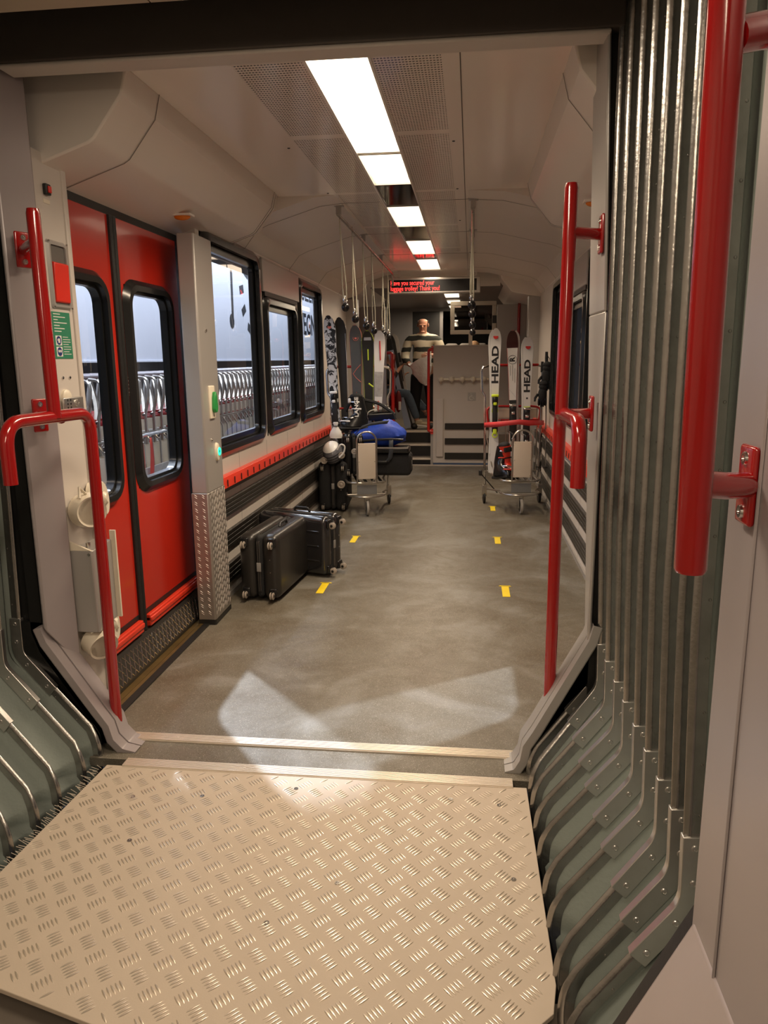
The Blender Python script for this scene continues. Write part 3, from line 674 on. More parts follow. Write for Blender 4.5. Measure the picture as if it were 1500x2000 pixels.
# ================================================================== BELLOWS
def bellows(s):
    nm = 'right' if s > 0 else 'left'
    if s > 0:
        Ye = [2.776, 2.64, 2.455, 2.29, 2.147, 1.997, 1.86, 1.723, 1.60, 1.498]
        Yl = [2.64, 2.552, 2.392, 2.26, 2.12, 1.949, 1.817, 1.651, 1.546, 1.448]
        Ye = [y-.09 if i == 0 else y-.03*(i == 1) for i, y in enumerate(Ye)]; Yl[0] = 2.60; Yl[1] = 2.49
        prof = [(.445, 2.72), (.460, 1.0), (.484, .365), (.268, .112), (.238, .06), (.232, -.02), (.25, -.12)]
    else:
        Yl = [2.566, 2.438, 2.262, 2.125, 1.975, 1.83, 1.69, 1.56, 1.44]
        Ye = [y+.11 for y in Yl]
        prof = [(-1.76, 2.72), (-1.80, 1.0), (-1.82, .38), (-1.50, .115), (-1.462, .06), (-1.455, -.02), (-1.47, -.12)]
    rt = root('gangway_bellows', ((prof[2][0]), 2.0, -.12), 'grey-green folded gangway bellows on the %s with aluminium ribs' % nm, 'bellows')
    def path(ye, yl):
        p3 = []
        for (x, z) in prof:
            y = ye if z >= .36 else yl+(ye-yl)*max(0, (z-.05))/.33
            p3.append(Vector((x, y, z)))
        return [p3[0]]+smooth_path(p3[1:4], .032, 4)+smooth_path(p3[3:], .05, 4)[1:]
    paths = [path(a, b_) for a, b_ in zip(Ye, Yl)]
    def nrm(pts, i):
        d = (pts[min(i+1, len(pts)-1)]-pts[max(i-1, 0)]); n2 = Vector((-d.z, 0, d.x)).normalized()
        return n2 if n2.x*s > 0 else -n2            # outward, away from the walkway
    W, T = .034, .007
    for pi, pts in enumerate(paths):
        q = M(); rows = []
        for i, p in enumerate(pts):
            n2 = nrm(pts, i); yv_ = Vector((0, 1, 0)); row = []
            for u, v in ((0, -.6), (-.004, -.3), (-.005, 0), (-.004, .3), (0, .6), (.004, 1.1), (.010, 1.15), (.012, .5), (W, .5), (W, -.5), (.012, -.5), (.010, -1.15), (.004, -1.1)):
                row.append(p+n2*u+yv_*T*v)
            rows.append(row)
        q.grid(rows, True)
        # rivets on the camera face
        L_ = 0
        for i in range(len(pts)-1):
            a, b_ = pts[i], pts[i+1]; n2 = nrm(pts, i); seg = (b_-a).length; k = max(1, round(seg/.13))
            for j in range(k):
                if seg < .04: continue
                c_ = a+(b_-a)*((j+.5)/k)+n2*.028+Vector((0, -T*.5, 0)); q.ell(c_, (.0035, .0025, .0035), 6, 4)
        rib = obj('rib', q, ALUD, rt)
        q = M(); cp = [p for p in pts if .16 < p.z < .56]
        e = pts[[i for i, p in enumerate(pts) if p.z < .47][0]]
        # clamp sleeve around the elbow
        el = [Vector((prof[1][0]+(prof[2][0]-prof[1][0])*.8, Ye[pi], .53))]+[p for p in pts if .2 < p.z < .46]
        rows = []
        dl = pts[[i for i, p in enumerate(pts) if p.z < .2][0]]
        el = el+[el[-1]+(dl-el[-1])*.45]
        for i, p in enumerate(el):
            n2 = nrm(el, i); rows.append([p+n2*u+Vector((0, v, 0)) for u, v in ((-.009, -.011), (-.009, .011), (.039, .011), (.039, -.011))])
        q.grid(rows, True); k0 = len(q.v)-len(rows)*4
        q.f += [(k0+3, k0+2, k0+1, k0), tuple(k0+(len(rows)-1)*4+j for j in range(4))]; q.mi += [0, 0]
        cl = obj('clamp_sleeve', q, ALU, rib, bevel=.002)
        q = M()
        for (i, fr) in ((0, .2), (0, .85), (len(el)-2, .1), (len(el)-2, .8)):
            c_ = el[i]+(el[i+1]-el[i])*fr+nrm(el, i)*.018+Vector((0, -.011, 0))
            q.lathe(c_, (0, -1, 0), [(0, .009), (.003, .008), (.004, .004), (.002, .003)], 10)
        obj('screw', q, ALU, rib)
    # folded cloth between the ribs
    q = M()
    for a, b_ in zip(paths[:-1], paths[1:]):
        rows = []
        for i in range(len(a)):
            na = nrm(a, i); row = []
            for k in range(9):
                t_ = k/8; bul = .030+.075*math.sin(math.pi*t_)**.6
                if i > len(a)-4: bul *= .55
                row.append(a[i]*(1-t_)+b_[i]*t_+na*bul)
            rows.append(row)
        q.grid(rows)
    obj('cloth', q, FABRIC, rt, angle=80)
    # backing so no light leaks, and the rubber end collars
    q = M()
    for ys in ((max(Ye)+.004, 2.66), (1.33, min(Ye)-.004)):
        rows = [[p0[1]+nrm(p0[0], p0[2])*.05 for p0 in [(pp, pp[i], i) for i in range(len(pp))]] for pp in (path(ys[0], ys[0] if ys[0] > 2 else ys[0]), path(ys[1], ys[1]))]
        q.grid(rows)
    obj('end_cloth', q, FABRIC, rt, angle=80)
bellows(1); bellows(-1)
# brush fringe along the left edge of the plate
q = M()
for k in range(90):
    t_ = k/90; x = -1.41-.02*t_+random.uniform(-.01, .01); y = 2.48-.9*t_
    q.tube([(x, y, -.005), (x-random.uniform(.015, .04), y+random.uniform(-.01, .01), .006)], .0012, 4)
obj('edge_fringe', q, mat('pale_bristle', (.5, .44, .36), .8), label='frayed pale bristles along the left edge of tread plate', cat='fringe', kind='stuff')
# ================================================================== RED HANDRAILS
TR = .0225
def flange(rt, c, ax, n1, far=False):
    """mounting plate, normal ax, centre c"""
    c = Vector(c); ax = Vector(ax).normalized(); R_ = ax.to_track_quat('X', 'Z').to_euler()
    q = M().rbox(c, (.012, .060, .125), .006, R_); p = obj('mounting_plate', q, RED, rt)
    q = M()
    for dz in (-.042, .042): q.lathe(c+Vector((0, 0, dz))+ax*.006, ax, [(0, .011), (.004, .010), (.004, .005), (.001, .004)], 10)
    obj('screw', q, CHROME, p)
def handrail_pair(s):
    if s < 0: X0, nm, wx_, wy_ = -1.45, 'left', -1.625, 2.70
    else: X0, nm, wx_, wy_ = .32, 'right', .435, 2.70
    xt = X0-.0 if s < 0 else X0-.005
    rt = root('handrail', (X0, 2.45, 0), 'tall red tube handrail with U bend on the %s of the gangway opening' % nm, 'handrail')
    yb = 2.70 if s < 0 else 2.72; yn = 2.17 if s < 0 else 2.22
    q = M().tube(smooth_path([(X0, yn, 1.17), (X0, yn, 1.365), (X0, yb, 1.362), (X0, yb, .06 if s < 0 else .0)], .085, 8), TR, 16)
    obj('loop_tube', q, RED, rt)
    yu = 2.45 if s < 0 else 2.60
    q = M().tube([(xt-.005*s, yu, 1.36), (xt, yu, 2.035 if s < 0 else 2.085), (xt, yu, 2.05 if s < 0 else 2.10)], [TR, TR, TR*.85], 16)
    obj('upper_tube', q, RED, rt)
    for z, y0, yy in ((1.95, yu, yu+(.19 if s < 0 else .06)), (1.355, yu+.05, yu+(.19 if s < 0 else .10))):
        q = M().tube([(X0, y0, z), (wx_+.012*(1 if s < 0 else -1), yy, z)], TR*.85, 12); obj('bracket_arm', q, RED, rt)
        flange(rt, (wx_+.010*(1 if s < 0 else -1), yy, z), (1, -.45, 0) if s < 0 else (-1, 0, 0), None)
handrail_pair(-1); handrail_pair(1)
rt = root('handrail', (.30, 1.07, 1.25), 'thick red handrail in front of the camera on the near right wall', 'handrail')
q = M().tube([(.318, 1.07, 1.245), (.318, 1.07, 1.25), (.305, 1.07, 2.40)], [TR*.9, TR, TR], 24); obj('upright_tube', q, RED, rt)
for z in (1.372, 1.945):
    q = M().tube([(.322, 1.08, z), (.37, 1.12, z+(z-1.55)*.05), (.432, 1.19, z+(z-1.55)*.11)], TR*(.9 if z < 1.5 else 1.0), 20); obj('bracket_arm', q, RED, rt)
    flange(rt, (.431, 1.195, z+(z-1.55)*.11), (-1, 0, 0), None)
# ================================================================== left cabinet wall fittings
XC = -1.62
rt = root('emergency_handle_box', (XC, 2.87, 1.76), 'recessed box with red emergency pull flap beside the red door', 'emergency box')
q = M(); ringx(q, 2.80, 2.945, 1.755, 2.015, .015, .018, XC, XC+.010); obj('frame', q, SILVER, rt)
q = M().box(XC-.0, XC+.003, 2.812, 2.935, 1.77, 2.0); obj('recess', q, mat('recess_grey', (.12, .11, .10), .5), rt)
q = M().prism([(XC+.003, 1.78), (XC+.012, 1.785), (XC+.016, 1.93), (XC+.003, 1.935)], 'y', 2.825, 2.93); obj('pull_flap', q, mat('emergency_red', (.72, .03, .015), .35), rt, bevel=.003)
q = M()
for y in (2.808, 2.938):
    for z in (1.763, 2.008): q.lathe((XC+.008, y, z), (1, 0, 0), [(0, .005), (.004, .004)], 8)
obj('screw', q, CHROME, rt)
rt = root('instruction_sign', (XC, 2.87, 1.57), 'green instruction sticker with two round blue pictograms below the emergency box', 'sign')
obj('sheet', M().box(XC+.0005, XC+.002, 2.795, 2.925, 1.565, 1.745), GREENS, rt)
q = M()
for k in range(7): q.box(XC+.002, XC+.0026, 2.803, 2.803+(.095 if k % 2 else .05)-.01*(k % 3), 1.735-k*.011, 1.7385-k*.011)
for k in range(8): q.box(XC+.002, XC+.0026, 2.858, 2.858+(.055 if k % 3 else .04), 1.648-k*.0095, 1.6505-k*.0095)
obj('printed_lines', q, WHITE, rt)
for i, z in enumerate((1.635, 1.592)):
    q = M().box(XC+.002, XC+.0028, 2.805, 2.848, z-.019, z+.019); p = obj('pictogram', q, WHITE, rt)
    q = M().lathe((XC+.0028, 2.8265, z), (1, 0, 0), [(0, .017), (.0006, .017)], 18); obj('disc', q, mat('pictogram_blue', (.02, .04, .18), .4), p)
    q = M(); 
    if i == 0: q.box(XC+.0034, XC+.0040, 2.821, 2.834, z-.009, z+.008); q.box(XC+.0034, XC+.0040, 2.816, 2.823, z-.002, z+.006)
    else: q.lathe((XC+.0034, 2.820, z+.002), (1, 0, 0), [(0, .0055), (.0006, .0055)], 10); q.lathe((XC+.0034, 2.833, z+.002), (1, 0, 0), [(0, .0055), (.0006, .0055)], 10)
    obj('symbol', q, WHITE, p)
rt = root('push_button', (XC, 2.83, 2.18), 'small black and red button high on the cabinet wall', 'button')
obj('housing', M().rbox((XC+.008, 2.835, 2.195), (.016, .035, .04), .004), BLACK, rt); obj('key', M().rbox((XC+.018, 2.838, 2.195), (.006, .020, .024), .002), mat('emergency_red', (0, 0, 0)), rt)
obj('button_label', M().box(XC, XC+.0015, 2.815, 2.86, 2.145, 2.160), CREAM, label='tiny cream label under the small red button', cat='label')
rt = root('key_switch_pair', (XC, 2.85, 1.49), 'pair of small key switches under the green sign', 'key switch')
q = M(); q2 = M()
for y in (2.832, 2.885):
    q.lathe((XC, y, 1.490), (1, 0, 0), [(0, .007), (.004, .006)], 10); q2.lathe((XC+.004, y, 1.490), (1, 0, 0), [(0, .003), (.002, .003)], 8)
obj('escutcheon', q, CHROME, rt); obj('keyhole', q2, BLACK, rt)
rt = root('door_lock', (XC, 2.86, 1.36), 'round cream knob with pierced steel lock plate on the cabinet', 'lock')
obj('knob', M().lathe((XC, 2.835, 1.412), (1, 0, 0), [(0, .032), (.012, .032), (.018, .024)], 20), CREAM, rt)
q = M().rbox((XC+.016, 2.865, 1.385), (.012, .15, .055), .005); lp = obj('lock_plate', q, ALU, rt)
q = M()
for y in (2.815, 2.838):
    for z in (1.372, 1.387, 1.402): q.lathe((XC+.0215, y, z), (1, 0, 0), [(0, .005), (.001, .005)], 10)
obj('hole', q, BLACK, lp); obj('cylinder', M().lathe((XC+.021, 2.885, 1.387), (1, 0, 0), [(0, .016), (.008, .014), (.008, .006), (.004, .005)], 14), ALU, lp)
# cream ring holders and steel box
def ring_holder(zc, label, tilt):
    rt = root('ring_holder', (XC, 2.80, zc), label, 'holder')
    R_ = Matrix.Translation((-1.545, 2.80, zc)) @ Euler((tilt, 0, math.radians(52)), 'XYZ').to_matrix().to_4x4()
    q = M().lathe((0, 0, 0), (0, 1, 0), [(-.03, .054), (-.035, .062), (.03, .072), (.034, .064), (.03, .056), (-.03, .054)], 28); q.xf(R_); obj('ring', q, CREAM, rt)
    q = M().lathe((0, 0, 0), (0, 1, 0), [(.0, .048), (.004, .048)], 24); q.xf(R_); obj('inner_disc', q, GREY, rt)
    q = M()
    for a in (30, 150, 270):
        q.box(-.052, -.040, -.03, .03, -.006, .006)
    for x in (-.05, -.02): q.box(x, x+.014, .015, .12, -.012, .012)
    q.xf(R_); obj('slotted_clip', q, CREAM, rt)
    q = M().lathe((-1.575, 2.965, zc+.02), (1, .25, .1), [(-.04, .075), (.012, .075), (.018, .068), (.018, .03), (.03, .02)], 28); obj('wall_disc', q, CREAM, rt)
    q = M().tube([(-1.60, 2.80, zc+.03), (-1.55, 2.88, zc+.055), (-1.57, 2.96, zc+.02)], [.024, .02, .026], 10); q.tube([(-1.55, 2.75, zc+.06), (-1.56, 2.77, zc+.10), (-1.55, 2.80, zc+.07)], .006, 8)
    obj('arm', q, CREAM, rt)
ring_holder(.955, 'upper cream plastic ring holder on the cabinet wall, above the steel box', 0)
ring_holder(.385, 'lower cream plastic ring holder, below the tall steel box', .35)
rt = root('steel_box', (XC, 2.83, .45), 'tall narrow grey metal box between the two cream ring holders', 'box')
q = M().prism([(-1.618, 2.745), (-1.52, 2.745), (-1.515, 2.755), (-1.535, 2.95), (-1.618, 2.95)], 'z', .45, .80); obj('body', q, SILVER, rt, bevel=.003)
q = M().prism([(-1.618, .80), (-1.52, .80), (-1.618, .84)], 'y', 2.745, 2.755); q.box(-1.54, -1.515, 2.945, 2.955, .45, .84); obj('edge_flange', q, CREAM, rt)
q = M().lathe((-1.53, 2.745, .785), (0, -1, 0), [(0, .007), (.003, .006)], 10); q.lathe((-1.56, 2.80, .80), (0, 0, 1), [(0, .01), (.02, .01)], 10); obj('bolt', q, CHROME, rt)
# door pictogram sticker
rt = root('door_sticker', (-1.70, 3.56, 1.38), 'small outlined sticker with rows of bars on the red door edge', 'sticker')
q = M(); ringx(q, 3.555, 3.60, 1.385, 1.475, .006, .003, -1.6995, -1.6985)
for k in range(4): q.box(-1.6995, -1.6985, 3.562, 3.593, 1.397+k*.019, 1.403+k*.019)
obj('print', q, mat('pale_pink_print', (.75, .5, .42), .5), rt)
# column fittings
XK = -1.501
rt = root('emergency_release', (XK, 4.2, 1.2), 'green emergency door release handle on the silver column', 'release handle')
obj('backplate', M().rbox((XK+.004, 4.20, 1.315), (.016, .085, .19), .006), CREAM, rt)
q = M().prism([(4.175, 1.275), (4.19, 1.255), (4.215, 1.255), (4.23, 1.28), (4.222, 1.34), (4.208, 1.375), (4.195, 1.375), (4.182, 1.34)], 'x', XK+.011, XK+.034); obj('lever', q, GREENH, rt, bevel=.006)
obj('arrow_mark', M().prism([(4.20, 1.232), (4.212, 1.232), (4.206, 1.247)], 'x', XK+.0121, XK+.013), BLACK, rt)
rt = root('door_button', (XK, 4.25, .99), 'oval door button with glowing green ring on the silver column', 'button')
q = M().lathe((XK-.003, 4.245, 1.02), (1, 0, 0), [(0, .03), (.015, .027), (.018, .02)], 20)
for v in q.v: v.z = 1.02+(v.z-1.02)*1.9
obj('housing', q, CREAM, rt)
q = M().tube([(XK+.018, 4.25+.017*math.cos(a), 1.022+.021*math.sin(a)) for a in [2*math.pi*k/24 for k in range(24)]], .0038, 6, closed=True); obj('glowing_ring', q, mat('green_glow', (.0, .3, .2), .4, emit=(.02, 1, .45), es=1.6), rt)
obj('symbol', M().lathe((XK+.015, 4.25, 1.022), (1, 0, 0), [(0, .010), (.003, .010)], 10), BLACK, rt)
obj('keyhole_cover', M().lathe((XK, 4.17, 1.10), (1, 0, 0), [(0, .010), (.006, .009), (.006, .004), (.002, .003)], 12), CHROME, label='round chrome keyhole on column between lever and button', cat='keyhole')
obj('keyhole_cover', M().lathe((XK+.002, 4.17, 1.72), (1, 0, 0), [(0, .010), (.006, .009), (.006, .004), (.002, .003)], 12), CHROME, label='small dark keyhole high on the silver column', cat='keyhole')
obj('column_edge_strip', M().box(-1.555, -1.528, 4.365, 4.385, .90, 1.46), REDBAR, label='narrow vertical red strip on the column edge beside the window', cat='strip')
# ================================================================== floor arrows
def arrow(x, y, label, rz=0):
    q = M().box(-.025, .025, -.12, .12, 0, .0015); q.prism([(-.043, .112), (.043, .112), (.034, .128), (-.034, .128)], 'z', 0, .0015)
    q.xf(Matrix.Translation((x, y, .0005)) @ Matrix.Rotation(rz, 4, 'Z')); obj('floor_marking', q, YELLOW, smooth=False, label=label, cat='floor marking', group='yellow floor markings')
arrow(-1.0, 4.83, 'yellow floor marking beside the wheels of the black suitcases', 0)
arrow(-1.0, 6.25, 'yellow floor marking behind the suitcases, before the left trolley')
arrow(.255, 4.86, 'yellow floor marking nearest the camera in the right row')
arrow(.25, 6.30, 'middle yellow floor marking in the right row')
arrow(.248, 7.70, 'yellow floor marking next to the right trolley wheels')
# ================================================================== message display
rt = root('message_display', (-.48, 9.3, 2.32), 'hanging display with red luggage trolley message', 'display')
obj('housing', M().box(-1.02, .10, 9.30, 9.40, 2.325, 2.515), ALU, rt, bevel=.012)
obj('screen', M().box(-1.0, .055, 9.295, 9.302, 2.352, 2.488), BLACKG, rt)
REDLED = mat('red_led', (.3, .0, .0), .5, emit=(1.0, .035, .03), es=3.0)
text('display_text', 'Have you secured your', .078, (-.985, 9.2935, 2.450), (1, 0, 0), (0, 0, 1), REDLED, rt, align='LEFT', sx=.72, bold=0)
text('display_text', 'luggage trolley? Thank you!', .078, (-.985, 9.2935, 2.385), (1, 0, 0), (0, 0, 1), REDLED, rt, align='LEFT', sx=.70, bold=0)
q = M().box(-.9, -.87, 9.33, 9.36, 2.515, 2.60); q.box(-.06, -.03, 9.33, 9.36, 2.515, 2.60); obj('hanger', q, ALU, rt)
# ================================================================== strap rails and hanging straps
def strap_rail(x, y0, y1, label, hs):
    rt = root('strap_rail', (x, (y0+y1)/2, 2.5), label, 'rail')
    pts = smooth_path([(x, y0, 2.535), (x, y1, 2.535), (x, y1+.05, 2.40)], .05, 5) if x < -.5 else [(x, y0, 2.535), (x, y1, 2.535)]
    obj('tube', M().tube(pts, .012, 10), ALUD, rt)
    for y in hs: obj('ceiling_bracket', M().box(x-.016, x+.016, y-.03, y+.01, 2.54, 2.60).box(x-.035, x+.035, y-.035, y+.015, 2.594, 2.60), SILVER, rt)
strap_rail(-.93, 5.36, 9.0, 'steel strap rail running under the ceiling left of the lights', (5.40, 6.62, 7.9))
strap_rail(.0, 5.30, 9.0, 'steel strap rail running under the ceiling right of the lights', (5.34, 6.55, 7.9))
CORD = mat('pale_elastic_cord', (.62, .60, .48), .6, noise=.2, nscale=120)
def hang(x0, y0, x1, y1, z1, label, grp):
    rt = root('luggage_strap', (x0, y0, z1), label, 'strap', grp)
    obj('hook', M().tube([(x0, y0+.022*math.cos(a), 2.535+.022*math.sin(a)) for a in [math.radians(-110+k*40) for k in range(9)]], .004, 6), CHROME, rt)
    top = Vector((x0, y0, 2.512)); bot = Vector((x1, y1, z1+.05)); q = M()
    for d in (-1, 1):
        q.tube([top, top.lerp(bot, .35)+Vector((.003*d, 0, 0)), top.lerp(bot, .8)+Vector((.013*d, .006*d, 0)), bot+Vector((.010*d, 0, .0))], .0038, 6)
    obj('elastic_cord', q, CORD, rt)
    q = M().ell((x1-.006, y1, z1+.055), (.013, .013, .03)); q.ell((x1+.010, y1, z1+.035), (.008, .008, .016)); obj('metal_ferrule', q, CHROME, rt)
    obj('ball', M().ell((x1, y1, z1), (.030, .030, .032), 14, 10), BLACKG, rt)
G = 'elastic luggage straps with black balls'
for i, (y0, px, z1, y1) in enumerate(((5.42, 0, 1.93, 5.60), (5.98, 0, 1.87, 6.08), (6.55, 0, 1.84, 6.72), (7.12, 0, 1.82, 7.27), (8.0, 0, 1.82, 8.05), (8.5, 0, 1.80, 8.55))):
    hang(-.93, y0, -.93, y1, z1, ['nearest hanging elastic strap with black ball on the left rail', 'second hanging elastic strap on the left rail', 'third hanging elastic strap on the left rail', 'fourth hanging elastic strap on the left rail', 'fifth hanging elastic strap, just left of the message display', 'farthest hanging elastic strap on the left rail'][i], G)
for i, (y0, z1, y1) in enumerate(((5.36, 1.93, 5.60), (6.0, 1.90, 6.2), (6.6, 1.84, 6.8), (7.3, 1.80, 7.5))):
    hang(.0, y0, .0+.004*i, y1, z1, ['nearest elastic strap of the overlapping row on the right rail', 'second elastic strap of the overlapping row on the right rail', 'third elastic strap of the overlapping row on the right rail', 'farthest elastic strap of the overlapping row, ball hanging lowest'][i], G)
# ================================================================== far end furniture
rt = root('leaning_rail', (-.05, 10.9, 1.2), 'cream leaning rail with round knobs on the partition', 'rail')
obj('bar', M().tube([(-.47, 10.89, 1.255), (.36, 10.89, 1.255)], .018, 12), CREAM, rt)
for k in range(6): obj('knob', M().ell((-.43+k*.155, 10.885, 1.257), (.044, .044, .040)).tube([(-.43+k*.155, 10.885, 1.257), (-.43+k*.155, 10.95, 1.20)], .012, 8), CREAM, rt)
rt = root('accessible_sign', (.02, 10.94, .96), 'square wheelchair user sign on the partition', 'sign')
obj('plate', M().box(-.042, .078, 10.944, 10.949, .945, 1.065), SILVER, rt)
q = M().tube([(.012+.027*math.cos(math.radians(a)), 10.943, .985+.027*math.sin(math.radians(a))) for a in range(110, 350, 20)], .004, 6)
q.tube([(.008, 10.943, 1.035), (.010, 10.943, 1.0), (.035, 10.943, 1.0), (.045, 10.943, .972), (.058, 10.943, .976)], .004, 6); q.ell((.006, 10.943, 1.048), (.007, .002, .007)); q.tube([(.009, 10.943, 1.02), (.03, 10.943, 1.018)], .003, 6)
obj('symbol', q, WHITE, rt)
rt = root('glazed_frame', (0, 11.3, 1.75), 'pale framed dark glass panel on a post above the partition', 'glass panel')
q = M().box(-.31, .36, 11.28, 11.32, 2.31, 2.37); q.box(-.31, .36, 11.28, 11.32, 1.90, 1.96); q.box(-.31, -.25, 11.28, 11.32, 1.96, 2.31); q.box(.30, .36, 11.28, 11.32, 1.96, 2.31); obj('frame', q, mat('pale_cream_frame', (.62, .54, .45), .4), rt, bevel=.006)
obj('glass', M().box(-.25, .30, 11.295, 11.305, 1.96, 2.31), LGLASS, rt, smooth=False)
obj('post', M().box(-.04, .015, 11.285, 11.315, UF, 1.91), mat('pale_cream_frame', (0, 0, 0)), rt)
rt = root('grab_pole', (-.60, 10.95, .5), 'red grab pole on the partition end, right of the steps', 'pole')
obj('tube', M().tube(smooth_path([(-.545, 10.93, 1.68), (-.61, 10.93, 1.68), (-.61, 10.93, .50), (-.545, 10.93, .50)], .04, 5), .02, 12), mat('bright_red_tube', (.60, .02, .012), .2, coat=.4), rt)
obj('flange', M().box(-.572, -.54, 10.92, 10.95, 1.63, 1.73).box(-.58, -.54, 10.92, 10.95, .46, .54), mat('bright_red_tube', (0, 0, 0)), rt)
rt = root('grab_pole', (-1.17, 10.95, .0), 'red grab pole and red seat-end panel left of the steps', 'pole')
obj('tube', M().tube(smooth_path([(-1.22, 11.0, 1.64), (-1.15, 10.97, 1.64), (-1.12, 10.95, .06)], .04, 5), .022, 12), mat('bright_red_tube', (0, 0, 0)), rt)
obj('end_panel', M().rbox((-1.175, 11.35, 1.10), (.03, .5, 1.05), .03), RED, rt)
for i, x in enumerate((-1.70+.02, .66)):
    rt = root('grab_pole', (x, 10.9, 0), ['slim dark red pole in the left vestibule beside the grey ski', 'slim dark red pole in the right vestibule behind the skis'][i], 'pole')
    obj('tube', M().tube([(x, 10.85, 0), (x, 10.85, 2.30)], .020, 10), RED, rt); obj('floor_flange', M().lathe((x, 10.85, 0), (0, 0, 1), [(0, .04), (.01, .04), (.02, .022)], 14), RED, rt)
obj('wall_screen', M().box(.30, .37, 11.20, 11.23, 2.05, 2.16), BLACKG, label='small dark wall panel right of the pale glass frame', cat='panel')
rt = root('side_window', (-1.6, 12.7, 1.35), 'pale framed window of the raised saloon, left wall', 'window')
q = M(); ringx(q, 12.18, 13.22, 1.33, 2.17, .08, .05, -1.60, -1.57); obj('frame', q, SILVER, rt); obj('glass', M().box(-1.63, -1.625, 12.2, 13.2, 1.35, 2.15), LGLASS, rt)
seatm = mat('patterned_seat', (.08, .07, .065), .8, alt=(.22, .20, .18), noise=.5, nscale=30)
for k in range(4):
    x = -.33+k*.24
    rt = root('passenger_seat', (x, 12.9, UF), ['leftmost', 'second', 'third', 'rightmost'][k]+' dark patterned seat back seen above the partition', 'seat', 'dark seats in the raised saloon')
    obj('backrest', M().rbox((x, 12.9, 1.38), (.21, .10, .84), .04), seatm, rt); obj('cushion', M().rbox((x, 12.66, .90), (.21, .44, .10), .04), seatm, rt); obj('base', M().box(x-.05, x+.05, 12.6, 12.9, UF, .86), GREY, rt)
    obj('headrest_print', M().rbox((x, 12.845, 1.70), (.07, .005, .06), .002), SILVER, rt)
